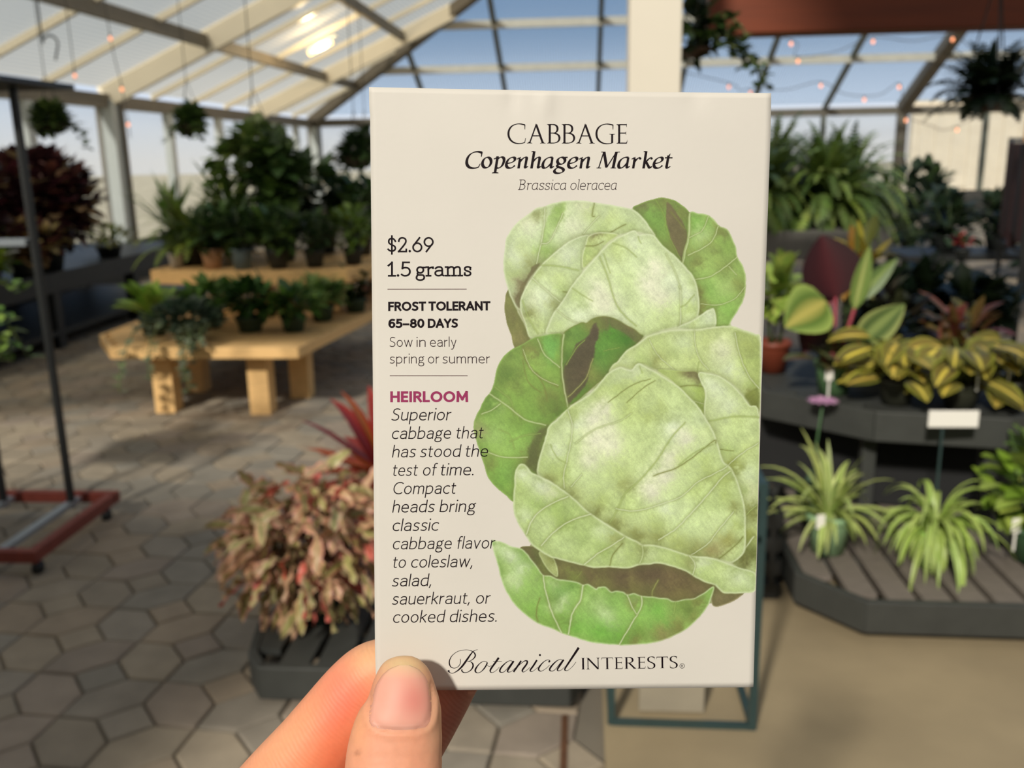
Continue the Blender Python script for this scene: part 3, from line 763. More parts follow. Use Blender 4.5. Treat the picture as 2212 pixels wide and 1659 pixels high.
      b=[(1250,1010,80,(190,206,124),.6),(1350,1060,70,(178,196,108),.5),(1150,1080,70,(196,212,136),.6),(1400,990,70,PALE,.6),(1240,1130,60,OLV,.55),(1140,1130,50,MID,.6),(1560,1000,60,YEL,.5),(1500,1130,70,YEL,.6),(1600,1150,70,(205,216,150),.6),(1650,1050,70,CRM,.55),(1700,1180,60,PALE2,.6),(1830,1030,60,OLV,.65),(1860,1130,60,MID,.8),(1850,960,40,PALE,.5),(1860,1280,50,(160,178,90),.7),(1870,1400,50,(118,128,50),.9),(1840,1340,40,OLV,.6),(1020,1120,40,PALE,.4)],
      s=[(up(1735,945,1800,940,1900,1010,1890,1290,1830,1240,1780,1140), (172,186,100), .7, 14), (up(1895,1300,1830,1330,1800,1350,1840,1420,1895,1482), (120,128,52), .75, 14)],
      v=[(up(1480,930,1490,1040,1520,1120,1570,1180),3,PALE2),(up(1190,985,1250,1090,1330,1160,1360,1185),3,PALE2),(up(1740,945,1770,1080,1830,1220,1895,1300),4,PALE2),(up(1500,1195,1510,1130),2,MID)], r=(PALE2,9)),
 dict(p=up(1250,1187,1320,1186,1400,1192,1500,1196,1530,1270,1545,1330,1548,1420,1535,1485,1470,1385,1400,1310,1330,1240), c=(176,194,104), b=[(1330,1210,50,YEL,.6),(1450,1205,50,BRN,.85),(1500,1225,35,BRN,.8),(1440,1290,60,(196,210,132),.6),(1510,1430,50,(130,150,66),.7),(1520,1330,40,(160,180,84),.7),(1440,1330,50,MID,.5)], v=[(up(1390,1290,1460,1280,1540,1290),3,OLV),(up(1480,1380,1540,1400),3,PALE)], r=(MID,4)),
 dict(p=up(1510,1202,1570,1208,1640,1226,1700,1262,1780,1342,1830,1410,1895,1492,1885,2200,1870,2480,1720,2415,1800,2350,1806,2200,1802,2080,1756,1900,1708,1805,1662,1765,1610,1610,1556,1510,1545,1420,1555,1330,1530,1270), c=(203,216,146),
      b=[(1600,1300,80,PALE2,.7),(1580,1420,60,(205,216,150),.6),(1700,1420,70,PALE2,.6),(1760,1500,60,YEL,.5),(1650,1520,70,(196,210,136),.6),(1760,1580,80,(196,212,134),.6),(1700,1700,60,MID,.7),(1740,1790,50,(150,158,74),.85),(1820,1700,70,YEL,.5),(1840,1860,60,PALE,.7),(1840,1960,60,(214,214,160),.6),(1790,1950,40,MID,.6),(1850,2100,60,OLV,.8),(1830,2250,60,(150,156,74),.85),(1850,2350,60,(112,120,52),.95),(1790,2390,60,(112,112,54),.95),(1870,2050,30,OLV,.6)],
      v=[(up(1575,1510,1700,1485,1800,1480,1895,1485),3,MID),(up(1690,1800,1780,1720,1890,1650),4,PALE2),(up(1860,2250,1800,2330,1720,2420),6,PALE2),(up(1875,2050,1810,2110),3,MID),(up(1640,1690,1730,1700),2,OLV)], r=(PALE2,4)),
 # ---------- lower cabbage, main head
 dict(p=up(1130,1143,1105,1155,1080,1185,1040,1178,1000,1168,935,1200,895,1245,860,1292,810,1340,760,1372,712,1400,670,1432,635,1468,600,1502,552,1545,535,1600,520,1650,505,1700,488,1755,480,1800,484,1856,560,1900,640,1960,720,2020,820,2112,940,2185,1060,2260,1150,2305,1280,2320,1440,2372,1560,2385,1640,2398,1720,2412,1770,2380,1803,2330,1806,2200,1803,2080,1785,1990,1756,1900,1730,1840,1708,1805,1662,1768,1640,1690,1612,1610,1590,1555,1560,1508,1520,1440,1480,1390,1440,1350,1400,1310,1350,1270,1300,1240,1260,1215,1220,1190,1170,1165), c=(197,212,140),
      b=[(1000,1220,60,PALE,.6),(1100,1190,60,PALE2,.6),(1000,1300,70,(176,192,104),.6),(880,1350,60,(180,196,110),.6),(1120,1300,70,(176,190,104),.55),(1230,1290,70,(192,206,130),.6),(900,1430,60,CRM,.8),(830,1500,70,CRM,.85),(950,1560,60,CRM,.7),(720,1520,70,PALE2,.6),(860,1640,80,CRM,.85),(960,1680,80,CRM,.8),(800,1760,60,CRM,.7),(620,1600,60,(206,218,156),.7),(590,1700,50,PALE2,.6),(560,1800,60,MID,.6),(640,1850,70,(176,194,104),.7),(740,1850,70,(200,214,146),.5),(1080,1500,90,(190,206,124),.6),(1180,1600,80,(196,212,134),.5),(1100,1750,90,(200,214,138),.6),(1350,1560,70,PALE2,.7),(1420,1620,60,CRM,.8),(1330,1750,70,CRM,.85),(1280,1860,70,CRM,.8),(1200,1950,70,CRM,.85),(1300,2080,50,PALE2,.7),(1400,1780,60,(186,202,116),.5),(1040,1920,60,OLV,.6),(1000,1840,70,(186,202,118),.6),(1050,2050,80,(186,204,116),.6),(880,2020,70,(170,186,98),.6),(850,2090,50,OLV,.7),(980,2180,60,OLV,.75),(1120,2240,60,OLV,.75),(1240,2240,60,(140,142,70),.7),(1130,2120,70,(200,214,138),.6),(1400,2100,90,(205,218,154),.6),(1480,2200,90,(204,220,148),.7),(1600,2050,80,(190,208,126),.6),(1620,2160,70,(206,220,150),.6),(1650,1900,60,(176,192,106),.6),(1560,1850,60,(170,184,96),.6),(1740,2060,40,OLV,.6),(1700,2280,60,(150,150,76),.8),(1600,2350,70,(150,138,80),.75),(1480,2330,70,OLV,.6),(1380,2300,60,(160,170,84),.6),(1760,2180,40,(172,186,100),.6),(560,1900,50,OLV,.6),(700,1990,60,OLV,.55),(1180,1480,50,(176,190,104),.6),(1260,1420,50,(176,190,104),.5),(1060,1420,60,(180,194,108),.6),(700,1450,50,(178,194,104),.5),(1560,1760,50,(180,196,110),.6),(1680,1990,50,(170,186,98),.6),(1240,2160,60,(176,192,104),.5),(1500,1960,60,(176,192,104),.5),(1520,1500,60,PALE,.6),(1560,1620,60,(205,216,150),.6),(1700,1880,50,(158,170,84),.5)],
      v=[(up(672,1440,700,1560,670,1740,645,1850,650,1940),4,PALE2),(up(690,1930,760,1850),3,PALE2),(up(940,2160,990,2070,1040,1970,1120,1900,1240,1760,1330,1620,1420,1520),3,MID),(up(980,2070,1100,2085,1240,2050,1400,1990,1500,1900,1620,1840,1690,1800),4,PALE2),(up(1250,2270,1360,2200,1450,2110,1540,2010,1660,1870,1710,1830),5,PALE2),(up(1460,2365,1560,2300,1640,2200,1730,2090),4,PALE2),(up(720,1650,850,1560,1000,1510,1080,1460),3,PALE),(up(1220,1860,1400,1790,1600,1640,1620,1650),3,OLV),(up(1380,1790,1500,1700,1600,1660),2,MID),(up(930,1390,1080,1280,1200,1240),2,OLV),(up(1050,1390,1150,1300,1230,1250),2,OLV),(up(560,1660,600,1740,660,1780),2,MID),(up(1130,1160,1150,1200),2,MID),(up(1640,2390,1740,2310,1790,2250),3,OLV)], r=(PALE2,8)),
 # ---------- the wrapping leaf and the bottom leaf
 dict(o=DY, p=lo(370,962,420,950,470,955,500,980,620,1030,800,1075,1000,1085,1250,1055,1400,1095,1500,1150,1606,1192,1560,1260,1500,1285,1350,1302,1250,1290,1140,1268,1000,1245,850,1226,760,1192,640,1165,510,1132,440,1040), c=(112,96,60),
      b=[(480,1020,60,(96,100,50),.8),(540,1080,50,(120,130,60),.8),(640,1080,70,(116,110,60),.7),(720,1150,60,(122,132,58),.75),(900,1120,90,(96,78,52),.8),(1050,1130,90,(96,78,54),.8),(900,1190,70,(124,124,60),.6),(1200,1120,90,(100,82,56),.8),(1100,1220,70,(128,122,62),.6),(1200,1240,60,(104,98,54),.7),(1400,1150,80,(106,86,58),.8),(1400,1240,80,(124,112,62),.7),(1530,1220,60,(116,100,62),.7)],
      v=[(lo(1250,1165,1215,1230,1210,1280),4,(160,160,90)),(lo(500,990,540,1080,600,1140),5,(170,178,100)),(lo(760,1110,720,1160),3,(140,146,76))], r=(OLV,3)),
 dict(o=DY, p=lo(490,985,560,1015,580,1030,600,1080,602,1140,560,1110,515,1050), c=(176,184,112), b=[(570,1040,30,OLV,.5)], r=(PALE,3)),
 dict(o=DY, p=lo(1604,1192,1640,1220,1660,1242,1740,1250,1795,1247,1740,1290,1690,1312,1620,1333,1592,1300), c=(118,104,66), b=[(1650,1270,40,(130,118,76),.6)], r=((176,170,120),4)),
 dict(o=DY, p=lo(375,423,410,440,435,475,480,496,560,538,640,590,720,655,800,730,870,775,940,822,1000,860,1060,895,1110,915,1150,940,1200,940,1280,955,1360,980,1440,1006,1500,1015,1560,1020,1630,1035,1700,1062,1780,1090,1868,1122,1868,1230,1800,1243,1740,1247,1690,1246,1660,1240,1620,1200,1600,1190,1550,1175,1500,1152,1450,1120,1400,1095,1330,1072,1250,1055,1190,1062,1130,1065,1060,1085,1000,1085,930,1078,860,1085,800,1075,700,1052,620,1030,560,1015,500,980,450,945,410,890,370,830,350,790,330,740,325,680,326,620,332,560,332,500,342,455), c=(184,202,124),
      b=[(400,500,50,PALE2,.7),(500,560,60,PALE2,.75),(560,620,60,CRM,.5),(380,600,50,MID,.6),(480,680,60,(160,184,96),.7),(400,760,50,PALE,.6),(600,700,60,(150,174,86),.7),(700,740,60,(168,190,106),.6),(540,820,60,(200,214,148),.5),(640,800,60,(150,172,84),.7),(800,800,60,(176,196,112),.5),(760,900,70,(166,188,104),.6),(640,950,70,(190,208,134),.6),(900,850,60,PALE,.6),(980,920,50,(140,140,72),.55),(900,980,60,(160,182,94),.7),(840,1040,50,(190,206,134),.5),(1000,1000,60,(196,210,140),.6),(1080,1000,50,(170,186,106),.6),(1140,960,40,OLV,.5),(1200,1000,60,(204,216,150),.6),(1300,1010,60,(188,204,126),.6),(1400,1040,50,(172,188,104),.6),(1460,1060,40,OLV,.6),(1540,1060,60,PALE2,.6),(1640,1120,60,(190,204,130),.6),(1760,1150,60,PALE2,.6),(1560,1130,50,MID,.5),(1720,1200,60,(196,210,140),.5),(1840,1190,50,PALE,.5)],
      v=[(lo(405,870,450,770,540,690,670,630),5,PALE2),(lo(500,945,590,850,700,780,820,742),5,PALE2),(lo(780,1065,870,990,960,940,1030,890),5,PALE2),(lo(1145,945,1150,1000,1130,1055),4,PALE),(lo(1450,1010,1485,1060,1470,1130),4,PALE2),(lo(940,1070,960,1000,1020,930),3,OLV)], r=(PALE2,8)),
 dict(o=DY, p=lo(186,925,215,915,262,928,310,950,372,966,410,1000,440,1040,480,1090,512,1132,560,1140,600,1160,645,1166,690,1172,730,1180,765,1196,800,1192,850,1222,870,1212,910,1210,945,1240,975,1236,1020,1240,1050,1258,1095,1252,1140,1266,1180,1272,1215,1274,1260,1282,1310,1284,1350,1302,1420,1290,1480,1282,1540,1250,1604,1208,1590,1270,1560,1335,1520,1390,1480,1432,1430,1475,1370,1510,1290,1545,1200,1566,1100,1576,1000,1578,900,1570,800,1556,720,1530,640,1506,560,1470,480,1440,410,1390,350,1340,305,1280,268,1215,245,1150,222,1060), c=(142,182,84),
      b=[(220,960,50,PALE,.7),(300,1010,50,PALE2,.7),(280,1080,50,(170,196,110),.6),(380,1100,60,PALE2,.6),(340,1180,60,PALE,.6),(300,1160,40,(190,208,140),.6),(440,1150,60,(150,182,90),.6),(420,1260,70,(150,186,88),.6),(450,1370,60,(130,174,70),.7),(560,1430,60,(126,168,66),.7),(580,1190,40,(190,208,140),.5),(620,1240,50,(118,164,70),.7),(700,1210,40,(108,150,62),.7),(640,1310,60,PALE,.75),(600,1340,50,(180,204,130),.6),(560,1290,50,(120,152,66),.6),(700,1330,50,(122,158,70),.6),(760,1300,60,(150,188,90),.6),(640,1430,50,(110,140,56),.6),(850,1290,60,(170,200,112),.6),(900,1390,70,(206,218,160),.8),(820,1420,60,(140,186,82),.6),(960,1300,60,(136,180,80),.6),(1080,1290,40,(150,160,90),.6),(1040,1380,60,(146,190,86),.6),(720,1480,60,(120,176,64),.8),(880,1500,80,(118,180,62),.8),(1000,1530,60,(116,176,60),.8),(1100,1330,40,OLV,.5),(1200,1300,60,(134,172,76),.6),(1260,1370,70,(120,178,66),.8),(1180,1420,60,(138,184,80),.6),(1350,1340,60,(140,168,80),.6),(1420,1330,60,(116,140,58),.7),(1500,1300,50,OLV,.7),(1120,1500,60,(112,152,56),.7),(1100,1560,60,OLV,.7),(1250,1500,60,(130,140,64),.6),(1380,1470,60,OLV,.8),(1300,1540,60,(136,126,72),.7),(1480,1400,50,OLV,.6)],
      v=[(lo(515,1135,530,1240,570,1370,630,1500),5,PALE2),(lo(768,1198,752,1290,700,1380,675,1510),6,PALE2),(lo(1142,1268,1140,1340,1080,1440,1000,1575),5,PALE2),(lo(1050,1260,1080,1330,1110,1380),4,PALE2),(lo(490,1280,470,1380,480,1430),3,OLV),(lo(1360,1305,1350,1380),3,(160,190,100))], r=(PALE2,5)),
]

def smooth_closed(P, n=5):
    P = np.array(P, float)
    out = []
    N = len(P)
    for i in range(N):
        p0, p1, p2, p3 = P[i - 1], P[i], P[(i + 1) % N], P[(i + 2) % N]
        for k in range(n):
            t = k / n
            out.append(0.5 * ((2 * p1) + (-p0 + p2) * t + (2 * p0 - 5 * p1 + 4 * p2 - p3) * t * t + (-p0 + 3 * p1 - 3 * p2 + p3) * t ** 3))
    return np.array(out)

def smooth_open(P, n=8):
    P = np.array(P, float)
    Q = np.vstack([2 * P[0] - P[1], P, 2 * P[-1] - P[-2]])
    out = []
    for i in range(1, len(Q) - 2):
        p0, p1, p2, p3 = Q[i - 1:i + 3]
        for k in range(n):
            t = k / n
            out.append(0.5 * ((2 * p1) + (-p0 + p2) * t + (2 * p0 - 5 * p1 + 4 * p2 - p3) * t * t + (-p0 + 3 * p1 - 3 * p2 + p3) * t ** 3))
    out.append(P[-1])
    return np.array(out)

def vnoise(x, y, sc, seed):
    """smooth value noise on arrays"""
    rs = np.random.RandomState(seed)
    T = rs.rand(256, 256)
    fx, fy = x / sc, y / sc
    ix, iy = np.floor(fx).astype(int), np.floor(fy).astype(int)
    u, v = fx - ix, fy - iy
    u = u * u * (3 - 2 * u); v = v * v * (3 - 2 * v)
    g = lambda a, b: T[a % 256, b % 256]
    return (g(ix, iy) * (1 - u) + g(ix + 1, iy) * u) * (1 - v) + (g(ix, iy + 1) * (1 - u) + g(ix + 1, iy + 1) * u) * v

def seg_dist(x, y, P, closed):
    d = np.full(x.shape, 1e9)
    n = len(P)
    for i in range(n if closed else n - 1):
        a, b = P[i], P[(i + 1) % n]
        ab = b - a
        L = ab @ ab + 1e-9
        t = np.clip(((x - a[0]) * ab[0] + (y - a[1]) * ab[1]) / L, 0, 1)
        dd = (x - a[0] - t * ab[0]) ** 2 + (y - a[1] - t * ab[1]) ** 2
        np.minimum(d, dd, out=d)
    return np.sqrt(d)

def inside(x, y, P):
    r = np.zeros(x.shape, bool)
    n = len(P)
    for i in range(n):
        x1, y1 = P[i]; x2, y2 = P[(i + 1) % n]
        if y1 == y2: continue
        c = ((y1 > y) != (y2 > y)) & (x < (x2 - x1) * (y - y1) / (y2 - y1) + x1)
        r ^= c
    return r

def paint_cabbages():
    st = 4.2                                     # cell of the printed pattern, in tracing units (1.4 px)
    xs = np.arange(55, 1915, st); ys = np.arange(70, 2955, st)
    X, Y = np.meshgrid(xs, ys)
    C = np.zeros(X.shape + (3,)); C[:] = PAPER_SRGB
    A = np.zeros(X.shape)
    warp = (vnoise(X, Y, 26, 3) - 0.5) * 7
    warp2 = (vnoise(X, Y, 26, 4) - 0.5) * 7
    fb = (vnoise(X, Y, 60, 5) - 0.5) + 0.6 * (vnoise(X, Y, 25, 6) - 0.5) + 0.5 * (vnoise(X, Y, 11, 7) - 0.5)
    ca, sa = cos(0.9), sin(0.9)
    hatch = vnoise((X * ca + Y * sa) * 0.25, (-X * sa + Y * ca), 9, 8) - 0.5
    grain = np.random.RandomState(9).rand(*X.shape) - 0.5
    for L in LEAVES:
        P = smooth_closed(L['p'])
        x0, y0 = P.min(0) - 14; x1, y1 = P.max(0) + 14
        i0, i1 = np.searchsorted(ys, [y0, y1]); j0, j1 = np.searchsorted(xs, [x0, x1])
        sl = (slice(i0, i1), slice(j0, j1))
        x, y = X[sl] + warp[sl] * 0.5, Y[sl] + warp2[sl] * 0.5
        d = seg_dist(x, y, P, True)
        ins = inside(x, y, P)
        d = np.where(ins, d, -d)
        a = np.clip((d + 3.5) / 8.0 + 0.5, 0, 1)
        band = (np.exp(-np.clip(-d, 0, None) / 17.0) * (d < 2) * 0.36 * np.clip(A[sl], 0, 1))[..., None]
        C[sl] = C[sl] * (1 - band) + np.array((96, 100, 46), float) * band
        col = np.zeros(x.shape + (3,)); col[:] = L['c']
        xw, yw = x + fb[sl] * 38, y + fb[sl] * 38
        for bx, by, br, bc, bs in L.get('b', []):
            by = by + L.get('o', 0)
            w = np.exp(-(((xw - bx) ** 2 + (yw - by) ** 2) / (br * br * 1.15)))[..., None] * min(1, bs * 1.15)
            col = col * (1 - w) + np.array(bc, float) * w
        for sp, sc_, ss, sf in L.get('s', []):
            Q = smooth_closed(sp)
            xq, yq = x + fb[sl] * 10, y + fb[sl] * 10
            dq = seg_dist(xq, yq, Q, True)
            dq = np.where(inside(xq, yq, Q), dq, -dq)
            w = (np.clip(dq / sf + 0.4, 0, 1) * ss)[..., None]
            col = col * (1 - w) + np.array(sc_, float) * w
        lum = 1.04 + 0.10 * fb[sl] + 0.07 * hatch[sl] + 0.08 * grain[sl]
        col = col * np.array((0.985, 1.0, 1.03))
        g_ = col @ np.array((0.3, 0.6, 0.1))
        col = col * 0.92 + g_[..., None] * np.array((1.04, 1.0, 0.86)) * 0.08
        col = col * np.clip(lum, 0.6, 1.3)[..., None]
        # light rim of bare paper along the leaf's edge, then a soft darker band inside it
        rc, rw = L.get('r', (PALE2, 5))
        w = (np.exp(-(np.clip(d - 9, 0, None) / 26.0)) * (1 - np.exp(-np.clip(d, 0, None) / 9)) * 0.24)[..., None]
        col = col * (1 - w) + np.array((112, 124, 58), float) * w
        w = (np.exp(-(np.clip(d, 0, None) / rw) ** 2) * 0.6)[..., None]
        col = col * (1 - w) + np.array(rc, float) * w
        for vp, vw, vc in L.get('v', []):
            Q = smooth_open(vp)
            dv = seg_dist(x + fb[sl] * 3, y, Q, False)
            w = (np.exp(-(dv / (vw * 2.8)) ** 2) * 0.36)[..., None]
            col = col * (1 - w) + np.array((118, 128, 60), float) * w
            w = (np.exp(-(dv / (vw * 0.85)) ** 2) * 0.8)[..., None]
            col = col * (1 - w) + np.array(vc, float) * w
        a3 = a[..., None]
        C[sl] = C[sl] * (1 - a3) + np.clip(col, 0, 255) * a3
        A[sl] = np.maximum(A[sl], a)
    # close the hairline gaps between neighbouring leaves
    def box(Z, r):
        P = np.pad(Z, ((r + 1, r), (r + 1, r)) + ((0, 0),) * (Z.ndim - 2), mode='edge').cumsum(0).cumsum(1)
        k = 2 * r + 1
        return (P[k:, k:] - P[:-k, k:] - P[k:, :-k] + P[:-k, :-k]) / (k * k)
    wa = (A > .5).astype(float)
    m_ = box(wa, 6)
    fillc = box(C * wa[..., None], 6) / np.maximum(m_, 1e-6)[..., None]
    g_ = np.clip((m_ - .60) / .12, 0, 1) * (1 - np.clip(A * 1.0, 0, 1))
    C = C * (1 - g_[..., None]) + fillc * g_[..., None]
    A = np.maximum(A, g_)
    # printed colour -> reflectance of ink on this paper
    c = C / 255.0
    lin = np.where(c <= 0.04045, c / 12.92, ((c + 0.055) / 1.055) ** 2.4)
    ref = np.array(L3(PAPER_SRGB))
    alb = np.clip(lin / ref * np.array(PAPER), 0.0, 0.9)
    ok = A > 0.01
    idx = -np.ones(X.shape, int)
    q = ok[:-1, :-1] & ok[1:, :-1] & ok[:-1, 1:] & ok[1:, 1:]
    use = np.zeros(X.shape, bool)
    use[:-1, :-1] |= q; use[1:, :-1] |= q; use[:-1, 1:] |= q; use[1:, 1:] |= q
    PX = 1000 + X / KS
    PY = 400 + Y / KS
    lim = np.interp(PY, [201, 280, 844, 1484], [1665.5, 1664.5, 1644.3, 1627.0]) - 0.6
    use_ok = PX <= lim + 1.6
    PX = np.minimum(PX, lim)
    q &= use_ok[:-1, :-1] & use_ok[1:, :-1] & use_ok[:-1, 1:] & use_ok[1:, 1:]
    use[:] = False
    use[:-1, :-1] |= q; use[1:, :-1] |= q; use[:-1, 1:] |= q; use[1:, 1:] |= q
    idx[use] = np.arange(use.sum())
    ii, jj = np.nonzero(q)
    faces = np.stack([idx[ii + 1, jj], idx[ii + 1, jj + 1], idx[ii, jj + 1], idx[ii, jj]], 1)
    v = on_packet(PX[use], PY[use], 0.00002)
    m = mat('cabbage_watercolour', rough=0.6, attr=True, bump=(900, 0.10, 0.0002))
    o = fast_mesh('cabbage_illustration', v, faces.tolist(), m, packet, alb[use])
    o['label'] = 'printed green watercolour of two cabbages'
paint_cabbages()
# ------------------------------------------------------------------ the hand that holds the packet
def hand():
    def ring_tube(spine, n=20):
        """spine: (px, py, depth, half width px, half thickness px) -> closed loft in camera-space metres"""
        pts = []
        for px, py, d, hw, ht in spine:
            pts.append((Vector(((px - CX) / F_PX * d, (CY - py) / F_PX * d, -d)), hw / F_PX * d, ht / F_PX * d))
        # resample with Catmull-Rom
        P = np.array([[*p, w, t] for p, w, t in pts])
        R_ = smooth_open(P, 6)
        vs, fs = [], []
        m = len(R_)
        for i in range(m):
            p = Vector(R_[i][:3])
            a = Vector(R_[max(i - 1, 0)][:3]); b = Vector(R_[min(i + 1, m - 1)][:3])
            t = (b - a).normalized()
            side = t.cross(Vector((0, 0, 1))).normalized()
            upv = side.cross(t).normalized()
            w, h = R_[i][3], R_[i][4]
            for k in range(n):
                q = 2 * pi * k / n
                x = cos(q); y = sin(q)
                e = 0.92
                x = math.copysign(abs(x) ** e, x); y = math.copysign(abs(y) ** e, y)
                vs.append(p + side * (x * w) + upv * (y * h))
        for i in range(m - 1):
            for k in range(n):
                k2 = (k + 1) % n
                fs.append((i * n + k, i * n + k2, (i + 1) * n + k2, (i + 1) * n + k))
        fs.append(tuple(range(n - 1, -1, -1)))
        fs.append(tuple(range((m - 1) * n, m * n)))
        return vs, fs
    thumb = [(869, 1421, .1985, 10, 10), (869, 1428, .1980, 34, 26), (869, 1440, .1972, 50, 40), (870, 1460, .1965, 62, 50), (871, 1494, .1957, 73, 58), (870, 1530, .1950, 85, 62),
             (861, 1573, .1943, 97, 66), (853, 1620, .1938, 103, 72), (850, 1660, .1935, 106, 80), (842, 1760, .193, 108, 92), (820, 1900, .193, 112, 98), (770, 2080, .196, 128, 110), (680, 2270, .202, 160, 130), (560, 2420, .208, 190, 150)]
    index = [(905, 1424, .2125, 14, 14), (890, 1428, .2125, 42, 38), (862, 1436, .2130, 60, 54), (818, 1458, .2135, 78, 64), (778, 1495, .2140, 84, 70), (728, 1557, .2140, 88, 76), (680, 1617, .2138, 91, 80), (614, 1695, .2135, 97, 86), (520, 1810, .2135, 102, 92),
             (410, 1960, .216, 104, 98), (340, 2120, .222, 104, 102), (330, 2300, .226, 112, 108), (380, 2450, .226, 130, 110)]
    middle = [(1018, 1392, .2170, 14, 12), (1008, 1402, .2170, 44, 36), (990, 1425, .2172, 68, 56), (955, 1466, .2180, 80, 66), (922, 1520, .2185, 84, 72), (890, 1575, .2190, 86, 76), (830, 1672, .2200, 90, 82), (740, 1800, .2220, 96, 88),
              (620, 1950, .226, 100, 96), (510, 2110, .231, 104, 100), (440, 2290, .233, 112, 104), (420, 2450, .230, 130, 108)]
    ring = [(905, 1752, .2240, 14, 12), (890, 1765, .2240, 46, 38), (860, 1800, .2240, 72, 60), (800, 1870, .2250, 84, 72), (710, 1985, .2270, 92, 84), (600, 2120, .2330, 98, 94), (520, 2290, .2370, 104, 98), (460, 2460, .2340, 126, 104)]
    pinky = [(800, 1980, .2300, 12, 10), (785, 1990, .2300, 38, 32), (750, 2025, .2300, 62, 52), (690, 2095, .2310, 72, 62), (620, 2190, .2350, 78, 72), (560, 2320, .2390, 84, 82), (500, 2480, .2360, 120, 98)]
    palm = [(560, 2180, .2130, 50, 26), (545, 2230, .2140, 150, 70), (500, 2330, .2170, 225, 105), (455, 2470, .2200, 262, 128), (415, 2640, .2215, 250, 140), (370, 2820, .222, 212, 140), (320, 2980, .224, 165, 128), (270, 3120, .228, 150, 122), (210, 3300, .234, 152, 125), (130, 3560, .245, 168, 138), (-20, 4050, .256, 190, 158), (-220, 4700, .268, 205, 172), (-420, 5400, .280, 205, 176), (-440, 5470, .281, 150, 130)]
    V, Fc = [], []
    for sp in (thumb, index, middle, ring, pinky, palm):
        v, f = ring_tube(sp)
        o = len(V)
        V += v
        Fc += [tuple(i + o for i in q) for q in f]
    me = bpy.data.meshes.new('hand_base')
    me.from_pydata([tuple(v * 10) for v in V], [], Fc)     # worked at ten times size for a fine voxel
    ob = bpy.data.objects.new('hand_base', me)
    COL.objects.link(ob)
    md = ob.modifiers.new('r', 'REMESH'); md.mode = 'VOXEL'; md.voxel_size = 0.0075
    ms = ob.modifiers.new('s', 'SMOOTH'); ms.factor = 0.5; ms.iterations = 7
    dg = bpy.context.evaluated_depsgraph_get()
    ev = ob.evaluated_get(dg)
    m2 = bpy.data.meshes.new_from_object(ev)
    bpy.data.objects.remove(ob); bpy.data.meshes.remove(me)
    n = len(m2.vertices)
    co = np.zeros(n * 3, np.float32); m2.vertices.foreach_get('co', co)
    nr = np.zeros(n * 3, np.float32); m2.vertices.foreach_get('normal', nr)
    nr = nr.reshape(-1, 3)
    co = co.reshape(-1, 3) / 10.0
    px = CX + F_PX * co[:, 0] / -co[:, 2]; py = CY - F_PX * co[:, 1] / -co[:, 2]; dd = -co[:, 2]
    isth = dd < 0.2035 + 0.00001 * np.clip(py - 1700, 0, 600)
    # shallow folds: the thumb's knuckle lines, the nail fold, the joint line of the finger
    disp = np.zeros(n)
    k1 = lambda y0, s: np.exp(-((py - y0 - 0.0016 * (px - 850) ** 2 * 0.35) / s) ** 2)
    disp -= isth * 0.00010 * (k1(1634, 3.0) + k1(1646, 3.0) + 0.8 * k1(1655, 3.0))
    # bed the nail: a groove round it and a plump fold at its base
    ex, ey = (px - 866) / 68.0, (py - 1508) / 70.0
    rr = (np.abs(ex) ** 3.2 + np.abs(ey) ** 3.2) ** (1 / 3.2)
    front = isth & (nr[:, 2] > 0.15)
    disp += front * (0.00030 * np.exp(-((rr - 1.14) / 0.10) ** 2) * (py > 1470) - 0.00035 * np.exp(-((rr - 1.0) / 0.06) ** 2) * (py > 1475))
    co = co + nr * disp[:, None]
    w = co @ np_cam.T + np_eye
    root_loc = np_eye + np_cam @ np.array([(300 - CX) / F_PX * .225, (CY - 2900) / F_PX * .225, -.225])
    root = thing('person', tuple(root_loc), 'left hand reaching in, thumb and bent fingers pinching the white packet by its lower corner', 'person')
    m2.vertices.foreach_set('co', (w - root_loc).astype(np.float32).ravel())
    # skin tone: pinker pads and joints, paler tips under pressure
    c = np.zeros((n, 3)); c[:] = L3((226, 158, 126))
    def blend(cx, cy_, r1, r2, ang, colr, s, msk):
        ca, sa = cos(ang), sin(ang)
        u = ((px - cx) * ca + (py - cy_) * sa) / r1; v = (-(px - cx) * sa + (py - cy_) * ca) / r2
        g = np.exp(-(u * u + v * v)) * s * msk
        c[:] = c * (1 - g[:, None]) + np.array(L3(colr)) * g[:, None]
    ni = ~isth
    blend(690, 1600, 260, 120, -0.8, (238, 150, 104), .8, ni)
    blend(735, 1530, 90, 45, -0.9, (236, 118, 92), .8, ni)
    blend(740, 1470, 60, 40, -0.9, (240, 122, 104), .5, ni)
    blend(800, 1420, 55, 40, -0.7, (226, 176, 130), .9, ni)
    blend(720, 1640, 90, 45, -1.0, (232, 116, 78), .7, ni)
    blend(600, 1600, 110, 40, -0.7, (238, 170, 128), .7, ni)
    blend(980, 1560, 70, 120, 0.4, (150, 80, 72), .6, ni)  # shade on the middle finger, painted into the skin colour
    blend(870, 1432, 60, 30, 0, (214, 186, 140), .9, isth)
    blend(860, 1620, 90, 60, 0, (228, 162, 130), .6, isth)
    blend(940, 1560, 24, 90, 0, (216, 168, 134), .6, isth)
    blend(772, 1560, 24, 70, 0, (232, 166, 120), .6, isth)
    blend(772, 1626, 7, 6, 0, (150, 96, 72), .6, isth)
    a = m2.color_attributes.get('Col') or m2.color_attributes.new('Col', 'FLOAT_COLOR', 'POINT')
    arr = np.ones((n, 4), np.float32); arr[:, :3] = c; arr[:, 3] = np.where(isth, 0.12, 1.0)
    a.data.foreach_set('color', arr.ravel())
